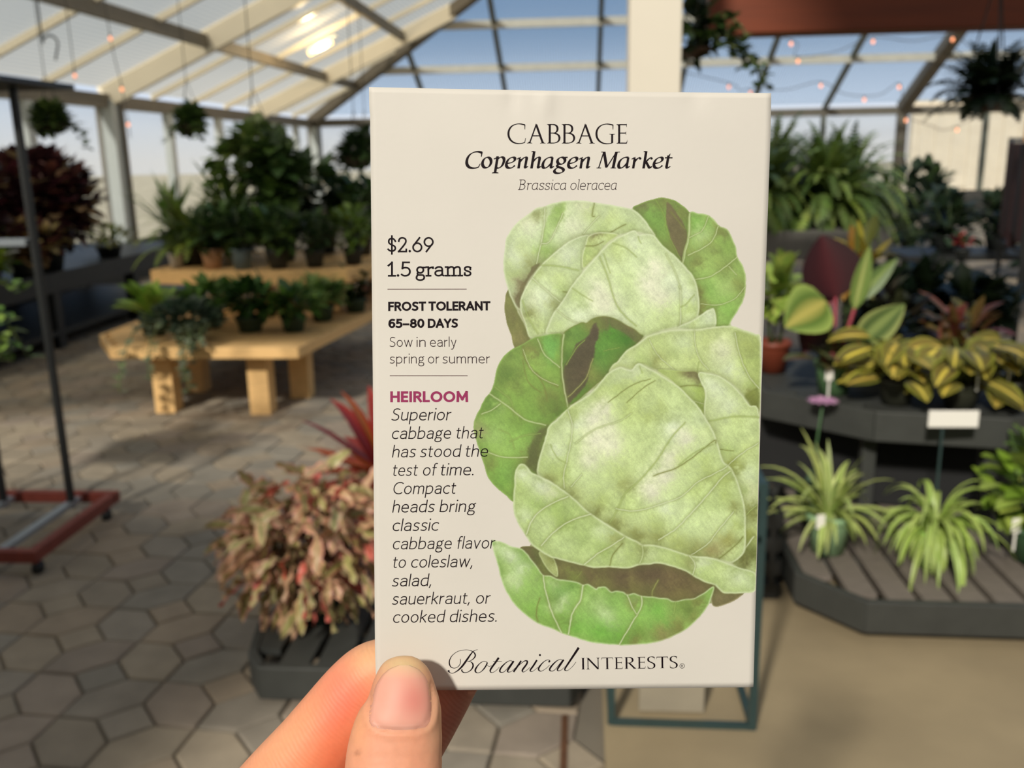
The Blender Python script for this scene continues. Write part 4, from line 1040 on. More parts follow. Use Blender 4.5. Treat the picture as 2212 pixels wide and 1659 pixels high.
    msk = mat('skin', rough=0.55, attr=True, noise=(700, 0.04), sss=(0.3, (1.0, 0.42, 0.22), 0.003), spec=0.4)
    # fine ridges of the fingers
    nt, lk = msk.node_tree.nodes, msk.node_tree.links
    tcn = nt.new('ShaderNodeTexCoord'); wv = nt.new('ShaderNodeTexWave'); bp = nt.new('ShaderNodeBump')
    wv.wave_type = 'RINGS'; wv.rings_direction = 'SPHERICAL'; wv.inputs['Scale'].default_value = 330; wv.inputs['Distortion'].default_value = 5; wv.inputs['Detail'].default_value = 1; wv.inputs['Detail Scale'].default_value = 0.6
    mpn = nt.new('ShaderNodeMapping'); lk.new(tcn.outputs['Object'], mpn.inputs[0]); lk.new(mpn.outputs[0], wv.inputs[0])
    rc = np_eye + np_cam @ np.array([(-60 - CX) / F_PX * .216, (CY - 2290) / F_PX * .216, -.216]) - root_loc
    mpn.inputs['Location'].default_value = tuple(-rc)
    att = nt.new('ShaderNodeAttribute'); att.attribute_name = 'Col'
    mlt = nt.new('ShaderNodeMath'); mlt.operation = 'MULTIPLY'; mlt.inputs[1].default_value = 0.22; lk.new(att.outputs['Alpha'], mlt.inputs[0]); lk.new(wv.outputs['Fac'], bp.inputs['Height'])
    lk.new(mlt.outputs[0], bp.inputs['Strength']); bp.inputs['Distance'].default_value = 0.00012
    lk.new(bp.outputs[0], nt['Principled BSDF'].inputs['Normal'])
    m2.materials.clear(); m2.materials.append(msk)
    m2.polygons.foreach_set('use_smooth', [True] * len(m2.polygons))
    o = bpy.data.objects.new('hand', m2); COL.objects.link(o); o.parent = root
    # thumbnail: a curved plate that follows the thumb's own surface
    from mathutils.bvhtree import BVHTree
    bvh = BVHTree.FromPolygons([tuple(v) for v in w.tolist()], [tuple(p.vertices) for p in m2.polygons])
    nx, ny = 26, 30
    vs, cs = [], []
    for j in range(ny + 1):
        t = j / ny
        yy = 1437 + (1577 - 1437) * t
        hw = np.interp(t, [0, .05, .15, .3, .5, .75, .9, 1.0], [12, 31, 46, 58, 64, 67, 66, 58])
        cxn = np.interp(t, [0, 1], [873, 862])
        for i in range(nx + 1):
            s_ = i / nx * 2 - 1
            x = cxn + s_ * hw
            y = yy + (6 * s_ * s_ * (t > .5) * -1 + (1 - s_ * s_) * 0) * t
            r = ray(x, y)
            hit = bvh.ray_cast(EYE, r.normalized(), 0.5)
            p = hit[0] if hit[0] is not None else EYE + r * 0.19
            edge = max(abs(s_) ** 6, (2 * t - 1) ** 8 if t > .5 else 0)
            vs.append(p - r.normalized() * (0.00028 - 0.00027 * edge))
            col = np.array(L3((228, 168, 148)))
            g = math.exp(-(((x - 893) / 38) ** 2 + ((y - 1512) / 40) ** 2)) * .75
            col = col * (1 - g) + np.array(L3((214, 128, 116))) * g
            g = max(0, 1 - t / .22) * .75
            col = col * (1 - g) + np.array(L3((222, 190, 150))) * g
            g = max(0, 1 - (1 - t) / .10) * .35 * (1 - s_ * s_)
            col = col * (1 - g) + np.array(L3((238, 204, 192))) * g
            g = .55 * max(0, (abs(s_) - .88) / .12) * (1 if s_ < 0 else .6)
            if t > .96: g = max(g, .3)
            col = col * (1 - g) + np.array(L3((168, 104, 78))) * g
            cs.append(tuple(col))
    fs = [(j * (nx + 1) + i, (j + 1) * (nx + 1) + i, (j + 1) * (nx + 1) + i + 1, j * (nx + 1) + i + 1) for j in range(ny) for i in range(nx)]
    nb = MB(True)
    nb.add([tuple(v) for v in vs], fs, cols=cs)
    mn = mat('nail', rough=0.5, attr=True, sss=(0.2, (1.0, 0.4, 0.25), 0.002), spec=0.3)
    nb.build('thumbnail', mn, root)
hand()
# ------------------------------------------------------------------ the greenhouse
m_grout = mat('paving_joint', (116, 109, 96), 0.9, noise=(3, 0.15))
m_tile = mat('paving', rough=0.8, attr=True, noise=(9, 0.16), bump=(60, 0.25, 0.004))
m_conc = mat('concrete', (150, 135, 106), 0.8, noise=(2.2, 0.22), bump=(40, 0.15, 0.004))
m_dry = mat('dry_grass', (226, 212, 178), 0.95, noise=(0.8, 0.18))
m_cream = mat('cream_paint', (246, 238, 216), 0.30, noise=(3, 0.04), spec=0.6)
m_white = mat('white_paint', (228, 221, 204), 0.45, noise=(5, 0.02))
m_frame = mat('weathered_frame', (120, 112, 98), 0.6, noise=(6, 0.1))
m_gframe = mat('grey_green_frame', (112, 116, 104), 0.55, noise=(6, 0.1))
m_lpurl = mat('pale_purlin', (214, 208, 192), 0.55, noise=(6, 0.08))
m_alu = mat('pale_post', (206, 212, 210), 0.5, noise=(6, 0.05))
m_knee = mat('dark_kneewall', (58, 58, 56), 0.8, noise=(4, 0.15))
m_black = mat('black_metal', (30, 32, 32), 0.45, noise=(20, 0.1))
m_dkgrey = mat('charcoal_paint', (56, 58, 55), 0.6, noise=(14, 0.14), bump=(50, 0.1, 0.003))
m_slat = mat('weathered_slat', (112, 104, 96), 0.75, noise=(18, 0.2, (1, 6, 1)), bump=(60, 0.15, 0.003))
m_wood = mat('honey_timber', (232, 190, 128), 0.6, noise=(9, 0.14, (1, 8, 8)), bump=(60, 0.1, 0.003))
m_beam = mat('red_brown_timber', (112, 47, 11), 0.55, noise=(5, 0.18, (0.5, 6, 6)))
m_stone = mat('grey_board', (120, 118, 112), 0.8, noise=(8, 0.14))
m_rust = mat('rust_paint', (122, 54, 42), 0.55, noise=(20, 0.16))
m_steel = mat('galvanised_bar', (168, 176, 182), 0.35, metal=0.6)
m_teal = mat('dark_green_metal', (44, 64, 64), 0.45, noise=(20, 0.1))

def glazing(name, tint, clear, haze, rough=0.3, ribs=None):
    """twin-wall sheet: part of the light passes straight, part is scattered"""
    m = bpy.data.materials.new(name)
    m.use_nodes = True
    n, l = m.node_tree.nodes, m.node_tree.links
    n.remove(n['Principled BSDF'])
    tr = n.new('ShaderNodeBsdfTransparent'); tr.inputs[0].default_value = (*tint, 1)
    tl = n.new('ShaderNodeBsdfTranslucent'); tl.inputs[0].default_value = (*haze, 1)
    df = n.new('ShaderNodeBsdfDiffuse'); df.inputs[0].default_value = (*haze, 1)
    gl = n.new('ShaderNodeBsdfGlossy'); gl.inputs['Roughness'].default_value = rough
    a = n.new('ShaderNodeMixShader'); a.inputs[0].default_value = 0.45
    b = n.new('ShaderNodeMixShader'); b.inputs[0].default_value = 1 - clear
    c = n.new('ShaderNodeMixShader'); c.inputs[0].default_value = 0.05
    l.new(tl.outputs[0], a.inputs[1]); l.new(df.outputs[0], a.inputs[2])
    l.new(tr.outputs[0], b.inputs[1]); l.new(a.outputs[0], b.inputs[2])
    l.new(b.outputs[0], c.inputs[1]); l.new(gl.outputs[0], c.inputs[2])
    if ribs:
        t = n.new('ShaderNodeTexCoord'); w = n.new('ShaderNodeTexWave'); w.bands_direction = ribs[0]
        w.inputs['Scale'].default_value = ribs[1]; w.inputs['Distortion'].default_value = 0.6; w.inputs['Detail'].default_value = 1
        mr = n.new('ShaderNodeMapRange'); mr.inputs[3].default_value = 1 - clear - ribs[2]; mr.inputs[4].default_value = 1 - clear + ribs[2]
        l.new(t.outputs['Object'], w.inputs[0]); l.new(w.outputs['Fac'], mr.inputs[0]); l.new(mr.outputs[0], b.inputs[0])
    l.new(c.outputs[0], n['Material Output'].inputs[0])
    return m
m_roofg = glazing('cloudy_roof_sheet', (0.93, 0.89, 0.80), 0.36, (0.84, 0.82, 0.73), ribs=('X', 5, 0.10))
m_hipg = glazing('ribbed_roof_sheet', (0.80, 0.89, 0.97), 0.72, (0.36, 0.42, 0.48), ribs=('X', 6.3, 0.16))
m_wallg = glazing('wall_glazing', (0.95, 0.97, 0.98), 0.86, (0.6, 0.6, 0.58))

XL, YB, EAVE, SL = -5.9, 20.7, 2.3, 0.45
XR = 13.0
# ---- floors
b = MB(); b.box((3.5, 9.0, -0.06), (20, 26, 0.1)); fl = struct('floor', b, m_grout, 'dusty brown paved greenhouse floor')
def pavers():
    b = MB()
    rnd = random.Random(3)
    a = 0.1      # half width across the flats
    hx, hy = 0.20, 0.165
    base = [(142, 132, 116), (147, 136, 118), (138, 130, 117), (149, 135, 116), (134, 128, 116), (144, 132, 118), (151, 139, 120)]
    lin = [L3(c) for c in base]
    ca, sa = cos(rad(40)), sin(rad(40))
    y0, y1, x0, x1 = 0.6, 20.4, -5.6, 8.6
    L, w = 0.29, 0.165
    q_ = (L - w) / 2
    shapes = [((0.5, 0.5), [(-q_, -q_), (q_, -q_), (q_, q_), (-q_, q_)]),
              ((0.5, 0.0), [(-L / 2, 0), (w / 2 - L / 2, -w / 2), (L / 2 - w / 2, -w / 2), (L / 2, 0), (L / 2 - w / 2, w / 2), (w / 2 - L / 2, w / 2)]),
              ((0.0, 0.5), [(0, -L / 2), (w / 2, w / 2 - L / 2), (w / 2, L / 2 - w / 2), (0, L / 2), (-w / 2, L / 2 - w / 2), (-w / 2, w / 2 - L / 2)])]
    for i in range(-75, 95):
        for j in range(-75, 95):
            for (fx, fy), poly in shapes:
                u, v = (i + fx) * L, (j + fy) * L
                X = u * ca - v * sa
                Y = u * sa + v * ca
                if not (x0 < X < x1 and y0 < Y < y1): continue
                if abs(X - 0.16 * Y) > 0.72 * Y + 1.6: continue
                if -0.02 < X < 4.0 and Y < 4.32: continue
                c = lin[rnd.randrange(len(lin))]
                k = rnd.uniform(0.90, 1.08)
                c = (c[0] * k, c[1] * k, c[2] * k)
                zt = 0.004 + rnd.uniform(-0.0015, 0.0015)
                vs, fs = [], []
                n = len(poly)
                for (ins, z) in ((0.0012, -0.012), (0.0045, zt - 0.003), (0.009, zt)):
                    for (px_, py_) in poly:
                        r = sqrt(px_ * px_ + py_ * py_)
                        f = 1 - ins * 1.25 / r
                        vs.append((X + px_ * f * ca - py_ * f * sa, Y + px_ * f * sa + py_ * f * ca, z))
                for s in range(2):
                    for q in range(n):
                        q2 = (q + 1) % n
                        fs.append((s * n + q, s * n + q2, (s + 1) * n + q2, (s + 1) * n + q))
                fs.append(tuple(range(2 * n, 3 * n)))
                b.add(vs, fs, c)
    o = struct('floor', b, m_tile, 'paved floor of interlocking brown and grey stones')
pavers()
b = MB(); b.prism([(0.06, 0.2), (4.1, 0.2), (4.1, 4.4), (0.06, 4.4)], -0.01, 0.006); struct('floor', b, m_conc, 'smooth tan concrete patch of floor in the right foreground')
b = MB(); b.box((-0.045, 1.75, 0.004), (0.018, 1.0, 0.006)); struct('trim_1', b, mat('rusty_edge', (88, 58, 36), .8, noise=(30, .3)), 'rusty edge strip between paving and concrete')
b = MB(); b.prism([(-60, -30), (70, -30), (70, 120), (-60, 120)], -0.5, -0.14); struct('floor', b, m_dry, 'dry pale ground outside the greenhouse')

# ---- left wall
b = MB(); b.box((XL, 9.0, 0.25), (0.14, 23.6, 0.5)); struct('wall_left', b, m_knee, 'dark knee wall under the left windows')
b = MB(); b.box((XL + 0.02, 9.0, EAVE - 0.06), (0.16, 23.6, 0.16)); struct('trim_2', b, m_frame, 'brown eave beam over the left windows')
posts = [(-2.0, 1), (0.8, 0), (3.5, 0), (6.2, 1), (8.0, 0), (9.8, 0), (11.6, 1), (13.3, 0), (15.2, 0), (17.0, 1), (18.2, 0), (19.4, 0), (20.7, 1)]
k = 0
for i, (y, main) in enumerate(posts):
    b = MB(); b.box((XL + 0.04, y, 1.37), (0.2 if main else 0.1, 0.2 if main else 0.15, 1.76))
    tp = struct('trim_%d' % (10 + i), b, m_alu, ('broad main post' if main else 'pale slim post') + ' of the left window wall')
    if main:
        for dx_, dy in ((-.085, -.02), (.13, .085)):
            b = MB(); b.box((XL + 0.04 + dx_, y + dy, 1.37), (0.05, 0.2, 1.76) if dx_ < 0 else (.03, .06, 1.76)); b.build('edge_strip', m_frame, tp)
for i in range(len(posts) - 1):
    ya, yb = posts[i][0], posts[i + 1][0]
    k += 1
    b = MB(); b.box((XL, (ya + yb) / 2, 1.37), (0.02, yb - ya - 0.1, 1.7))
    w = struct('window_%d' % k, b, m_wallg, 'clear pane of the left window wall')
# ---- back wall
b = MB(); b.box((3.5, YB, 0.3), (19.0, 0.14, 0.6)); struct('wall_back', b, m_knee, 'dark knee wall under the back windows')
b = MB(); b.box((3.5, YB - 0.02, EAVE - 0.05), (19.0, 0.16, 0.16)); struct('trim_3', b, m_frame, 'brown eave beam over the back windows')
bx = [-5.8, -3.24, -1.54, 0.35, 2.0, 3.56, 5.09, 6.7, 8.4, 10.1, 11.8, 13.0]
for i, x in enumerate(bx):
    b = MB(); b.box((x, YB - 0.03, 1.42), (0.2 if i == 7 else 0.09, 0.12, 1.66))
    struct('trim_%d' % (30 + i), b, m_gframe if i != 7 else m_frame, 'post of the back window wall')
for i in range(len(bx) - 1):
    k += 1
    b = MB(); b.box(((bx[i] + bx[i + 1]) / 2, YB, 1.42), (bx[i + 1] - bx[i] - 0.08, 0.02, 1.6))
    struct('window_%d' % k, b, m_wallg, 'clear pane of the back window wall')
# ---- roof: left slope, and the hipped slope over the back wall
def zl(x): return EAVE + SL * (x - XL)
def zb(y): return EAVE + SL * (YB - y)
XRG = 0.4
yr = YB - (XRG - XL)
b = MB()
b.add([(XL, 1.4, EAVE + .1), (XRG, 1.4, zl(XRG) + .1), (XRG, yr, zl(XRG) + .1), (XL, YB, EAVE + .1)], [(0, 1, 2, 3)])
struct('ceiling', b, m_roofg, 'cloudy sheets of the left roof slope')
b = MB()
b.add([(XL, YB, EAVE + .1), (XRG, yr, zb(yr) + .1), (XR, yr, zb(yr) + .1), (XR, YB, EAVE + .1)], [(0, 1, 2, 3)])
struct('ceiling', b, m_hipg, 'ribbed blue-looking sheets of the back roof slope')
n_ = 50
def hip_end(y):       # how far a rafter running up the left slope gets before the hip
    return min(XRG, XL + (YB - y)) if y > yr else XRG
for y in (1.5, 3.8, 6.2, 11.6, 17.0):
    xe = hip_end(y)
    b = MB(); b.bar((XL, y, EAVE - 0.02), (xe, y, zl(xe) - 0.02), 0.11, 0.26)
    struct('trim_%d' % n_, b, m_cream, 'deep cream rafter of the left roof slope'); n_ += 1
for y in (2.2, 4.8, 7.55, 8.9, 10.25, 12.95, 14.3, 15.65, 18.2, 19.4):
    xe = hip_end(y)
    b = MB(); b.bar((XL, y, EAVE + 0.05), (xe, y, zl(xe) + 0.05), 0.06, 0.07)
    struct('trim_%d' % n_, b, m_cream, 'thin cream glazing bar of the left roof slope'); n_ += 1
for t in (1.38, 2.8, 4.2, 5.6):
    b = MB(); b.bar((XL + t, 1.4, zl(XL + t) - 0.02), (XL + t, YB - t, zl(XL + t) - 0.02), 0.07, 0.15)
    struct('trim_%d' % n_, b, m_frame, 'brown purlin of the left roof slope'); n_ += 1
b = MB(); b.bar((XL, YB, EAVE - 0.02), (XRG, yr, zl(XRG) - 0.02), 0.16, 0.2); struct('trim_%d' % n_, b, m_frame, 'brown hip rafter at the back left corner'); n_ += 1
for i, x in enumerate(bx[1:]):
    ye = max(yr, YB - (x - XL))
    b = MB(); b.bar((x, YB, EAVE), (x, ye, zb(ye)), 0.22 if i == 6 else 0.085, 0.2 if i == 6 else 0.1)
    struct('trim_%d' % n_, b, m_frame if i == 6 else m_gframe, 'sloping rafter of the back roof slope'); n_ += 1
for t in (1.88, 3.26, 4.7):
    b = MB(); b.bar((XL + t, YB - t, zb(YB - t) - 0.01), (XR, YB - t, zb(YB - t) - 0.01), 0.10, 0.14)
    struct('trim_%d' % n_, b, m_lpurl, 'pale level purlin of the back roof slope'); n_ += 1
# ---- white post and timber beam of the middle of the house
b = MB(); b.box((0.235, 3.2, 2.3), (0.165, 0.165, 4.6)); struct('trim_%d' % n_, b, m_white, 'square white post rising behind the packet', bevel=0.006); n_ += 1
b = MB(); b.box((2.72, 4.0, 2.145), (4.44, 0.16, 0.40)); struct('trim_%d' % n_, b, m_beam, 'broad red-brown timber beam across the top right', bevel=0.006); n_ += 1
b = MB(); b.box((2.4, 3.525, 3.03), (4.6, 0.06, 0.06)); b.box((0.235, 3.4, 3.03), (0.06, 0.25, 0.06)); struct('trim_%d' % n_, b, m_frame, 'rail above the view that carries the two right hanging baskets'); n_ += 1
# ---- pale siding of the neighbouring house, outside the right windows
b = MB()
b.box((19.0, 33, 1.4), (16, 0.3, 3.2))
for i in range(30):
    b.box((11.3 + i * 0.54, 32.82, 1.4), (0.16, 0.08, 3.2))
struct('wall_outside', b, mat('beige_siding', (230, 220, 202), 0.8, noise=(3, 0.06)), 'pale ribbed siding of a building beyond the back windows')

# ---- the wall behind the photographer: unseen, its heights shaped to shade the foreground floor
b = MB()
pts_ = [(XL, -2.4), (-2.5, -2.4), (-2.5, -2.26), (XL, -2.26)]
b.prism(pts_, 0, 4.3); b.prism([(-2.48, -2.4), (XR, -2.4), (XR, -2.26), (-2.48, -2.26)], 0, 2.45)
struct('wall_front', b, m_knee, 'unseen front wall behind the camera, shaped to shade the foreground floor')

b = MB()  # unseen roof strip, added to shade the right part of the timber beam
b.add([(-.45, -2.4, zl(-.45) + .02), (XRG + .3, -2.4, zl(XRG) + .1), (XRG + .3, 0.4, zl(XRG) + .1), (-.45, 0.4, zl(-.45) + .02),
       (-.45, -2.4, zl(-.45) + .08), (XRG + .3, -2.4, zl(XRG) + .16), (XRG + .3, 0.4, zl(XRG) + .16), (-.45, 0.4, zl(-.45) + .08)],
      [(0, 1, 2, 3), (7, 6, 5, 4), (0, 4, 5, 1), (1, 5, 6, 2), (2, 6, 7, 3), (3, 7, 4, 0)])
struct('ceiling', b, m_beam, 'added roof strip behind the camera, placed to shade the timber beam')
# ------------------------------------------------------------------ plant builders
RND = random.Random(11)
U = RND.uniform
m_leaf = mat('leaf', rough=0.42, attr=True, trans=0.28, spec=0.5)
m_stem = mat('stem', rough=0.6, attr=True)
m_soil = mat('potting_soil', (52, 40, 32), 0.95, noise=(80, 0.3))
m_tagw = mat('white_tag', (236, 234, 226), 0.5)
pots = {}
def pot_mat(c):
    if c not in pots:
        pots[c] = mat('pot_%d_%d_%d' % c, c, 0.5, noise=(14, 0.08))
    return pots[c]

def mixc(a, b, t): return (a[0] + (b[0] - a[0]) * t, a[1] + (b[1] - a[1]) * t, a[2] + (b[2] - a[2]) * t)
def vary(c, k=0.15):
    f = U(1 - k, 1 + k)
    return (c[0] * f, c[1] * f * U(0.96, 1.04), c[2] * f * U(0.9, 1.1))

def leaf(mb, b, d, L, Wd, droop=0.4, up=(0, 0, 1), fold=0.25, n=5, cm=None, ce=None, ch=None, shape=1.0, wide=False, wave=0.0, stripe=False):
    """one blade: base b, direction d, length L, half-width from Wd; cm midrib, ch half way, ce edge colours (sRGB)"""
    d = Vector(d).normalized()
    r = d.cross(Vector(up))
    if r.length < 1e-3: r = d.cross(Vector((1, 0, 0)))
    r.normalize()
    p = Vector(b)
    cm = L3(cm); ce = L3(ce or (0, 0, 0)) if ce else cm
    ch = L3(ch) if ch else mixc(cm, ce, .5)
    vs, fs, cs = [], [], []
    step = L / n
    m = 9 if stripe else 5 if wide else 3
    for i in range(n + 1):
        t = i / n
        w = Wd * (sin(pi * min(1, max(0.02, t ** shape * 0.96 + 0.03)))) ** 0.8 * 0.5 + Wd * 0.01
        nn = r.cross(d).normalized()
        if stripe:
            offs = ((-1, ce), (-.7, ch), (-.22, ch), (-.11, cm), (0, cm), (.11, cm), (.22, ch), (.7, ch), (1, ce))
        elif wide:
            offs = ((-1, ce), (-.5, ch), (0, cm), (.5, ch), (1, ce))
        else:
            offs = ((-1, ce), (0, cm), (1, ce))
        wv = wave * sin(t * 14 + b[0] * 90) * Wd
        for o, c in offs:
            q = p + r * (o * w) + nn * (abs(o) * w * fold + abs(o) * wv * (1 if o > 0 else -1))
            vs.append(tuple(q)); cs.append(c)
        p = p + d * step
        d = (d + Vector((0, 0, -droop / n * (0.5 + t)))).normalized()
    for i in range(n):
        for j in range(m - 1):
            a = i * m + j
            fs.append((a, a + 1, a + m + 1, a + m))
    mb.add(vs, fs, cols=cs)

def rdir(el0=-0.2, el1=1.2, az=None):
    a = U(0, 2 * pi) if az is None else az
    e_ = U(el0, el1)
    return Vector((cos(a) * cos(e_), sin(a) * cos(e_), sin(e_)))

def bush(mb, c, R, n, L, Wd, pal, droop=0.5, edge=None, inner=0.35, lift=0.25, shape=1.0, wide=False, half=None, var=.2, zmin=None, mid=None):
    c = Vector(c)
    for _ in range(n):
        v = Vector((U(-1, 1), U(-1, 1), U(-1, 1)))
        while v.length > 1 or v.length < 0.05:
            v = Vector((U(-1, 1), U(-1, 1), U(-1, 1)))
        v = v.normalized() * (inner + (1 - inner) * U(0, 1) ** 0.5)
        p = c + Vector((v.x * R[0], v.y * R[1], v.z * R[2]))
        if zmin is not None and p.z < zmin: p.z = zmin + U(0, .03)
        d = (Vector((v.x, v.y, v.z * 0.6 + lift)) + Vector((U(-.6, .6), U(-.6, .6), U(-.4, .4)))).normalized()
        k = vary(pal[RND.randrange(len(pal))], var)
        e_ = vary(edge[RND.randrange(len(edge))], .1) if edge else (k[0] * .85, k[1] * .85, k[2] * .85)
        leaf(mb, p - d * L * .4, d, L * U(.7, 1.2), Wd * U(.7, 1.2), droop, cm=vary(mid[0], .1) if mid else k, ce=e_, ch=k if mid or half else None, shape=shape, wide=wide or bool(mid), n=5 if wide or mid else 4)

def fern(mb, b, n, L, pal, e0=0.2, e1=1.35, droop=1.4, leafl=0.05, az=None, dens=16):
    b = Vector(b)
    for i in range(n):
        a = U(0, 2 * pi) if az is None else U(*az)
        d = Vector((cos(a) * cos(0), sin(a), 0)); e_ = U(e0, e1)
        d = Vector((cos(a) * cos(e_), sin(a) * cos(e_), sin(e_)))
        LL = L * U(.7, 1.15)
        p = b.copy(); k = vary(pal[RND.randrange(len(pal))], .2)
        r = d.cross(Vector((0, 0, 1))).normalized()
        st = LL / dens
        prev = p.copy()
        for j in range(dens):
            p = p + d * st
            d = (d + Vector((0, 0, -droop / dens * (.4 + j / dens * 1.4)))).normalized()
            t = j / dens
            w = leafl * sin(pi * min(1, .15 + t * .85)) ** .7 * 1.5
            for s in (-1, 1):
                q = (r * s + d * .35 + Vector((0, 0, U(-.25, .1)))).normalized()
                e1_ = p + q * w
                nn = d * st * .42
                kk = L3(vary(k, .08))
                mb.add([tuple(p - nn), tuple(p + q * w * .5 - nn * 1.0), tuple(e1_), tuple(p + q * w * .5 + nn * 1.0), tuple(p + nn)], [(0, 1, 3, 4), (1, 2, 3)], kk)

def straps(mb, b, n, L, Wd, cm, ce, e0=0.3, e1=1.4, droop=1.8, az=None, nseg=9):
    for i in range(n):
        a = U(0, 2 * pi) if az is None else U(*az)
        e_ = U(e0, e1)
        d = Vector((cos(a) * cos(e_), sin(a) * cos(e_), sin(e_)))
        leaf(mb, Vector(b) + Vector((cos(a) * .01, sin(a) * .01, 0)), d, L * U(.6, 1.15), Wd * U(.7, 1.2), droop * U(.7, 1.3), cm=vary(cm, .12), ce=vary(ce, .12), ch=vary(mixc(cm, ce, .7), .08), n=nseg, fold=.3, shape=.6, wide=True)

def vine(mb, sm, b, L, dirv, pal, leafw=.05, every=.04, drop=1.6, edge=None):
    p = Vector(b); d = Vector(dirv).normalized()
    pts = [p.copy()]
    m = int(L / every)
    for i in range(m):
        p = p + d * every
        d = (d + Vector((U(-.25, .25), U(-.25, .25), -drop * every * 4 + U(-.15, .15)))).normalized()
        pts.append(p.copy())
        for _ in range(2):
            k = vary(pal[RND.randrange(len(pal))], .2)
            q = rdir(-.5, .7)
            leaf(mb, p, q, leafw * U(.8, 1.4), leafw * U(.7, 1.0), .6, cm=k, ce=vary(edge, .1) if edge else None, n=3)
    sm.tube(pts, .004, 5, col=L3((84, 96, 52)))

def pot(c, r, h, colr, parent, rim=True, soil=True, taper=.76):
    b = MB(True)
    prof = [(r * taper, 0), (r * (taper + (1 - taper) * .8), h * .8)]
    if rim: prof += [(r * .97, h * .82), (r * 1.05, h * .84), (r * 1.06, h)]
    else: prof += [(r, h)]
    prof += [(r * .94, h), (r * .9, h * .9)]
    b.lathe(c, prof, 28)
    o = b.build('pot', pot_mat(colr), parent)
    if soil:
        s = MB(); s.lathe((c[0], c[1], c[2] + h * .84), [(r * .88, 0), (r * .86, .006)], 20)
        s.build('soil', m_soil, o)
    return o

def plant_tag(c, h, parent, w=.03, tilt=.2, colr=None):
    b = MB()
    b.box((c[0], c[1], c[2] + h * .35), (w * .25, .0015, h * .7), tilt)
    b.box((c[0], c[1], c[2] + h * .8), (w, .002, h * .45), tilt)
    return b.build('plant_tag', m_tagw, parent)

GR1, GR2, GR3 = (92, 120, 58), (76, 106, 52), (114, 140, 68)
DK1, DK2 = (56, 82, 48), (68, 94, 54)
LIME, LIM2 = (142, 168, 62), (166, 186, 84)

def generic(name, label, cat, loc, potr, poth, pcol, fol, group=None, tagp=None, soil=True, stems=None):
    """fol(foliage MB, stem MB, top point) adds the leaves"""
    t = thing(name, loc, label, cat, group)
    if potr:
        pot(loc, potr, poth, pcol, t, soil=soil)
    f, s = MB(True), MB(True)
    fol(f, s, Vector((loc[0], loc[1], loc[2] + poth)))
    f.build('foliage', m_leaf, t)
    if s.v: s.build('stems', m_stem, t)
    if tagp: plant_tag(tagp, .11, t)
    return t

def hub(sm, c, R, n, col=(70, 88, 48), z=0):
    """stems fanning from the pot up into the crown"""
    for _ in range(n):
        a = U(0, 2 * pi)
        e_ = Vector((c[0] + cos(a) * R[0] * .6, c[1] + sin(a) * R[1] * .6, c[2] + R[2] * U(.2, .9)))
        s_ = Vector((c[0] + cos(a) * .02, c[1] + sin(a) * .02, z))
        mm = (s_ + e_) / 2 + Vector((0, 0, .02))
        sm.tube([s_, mm, e_], [.006, .005, .003], 5, col=L3(col))

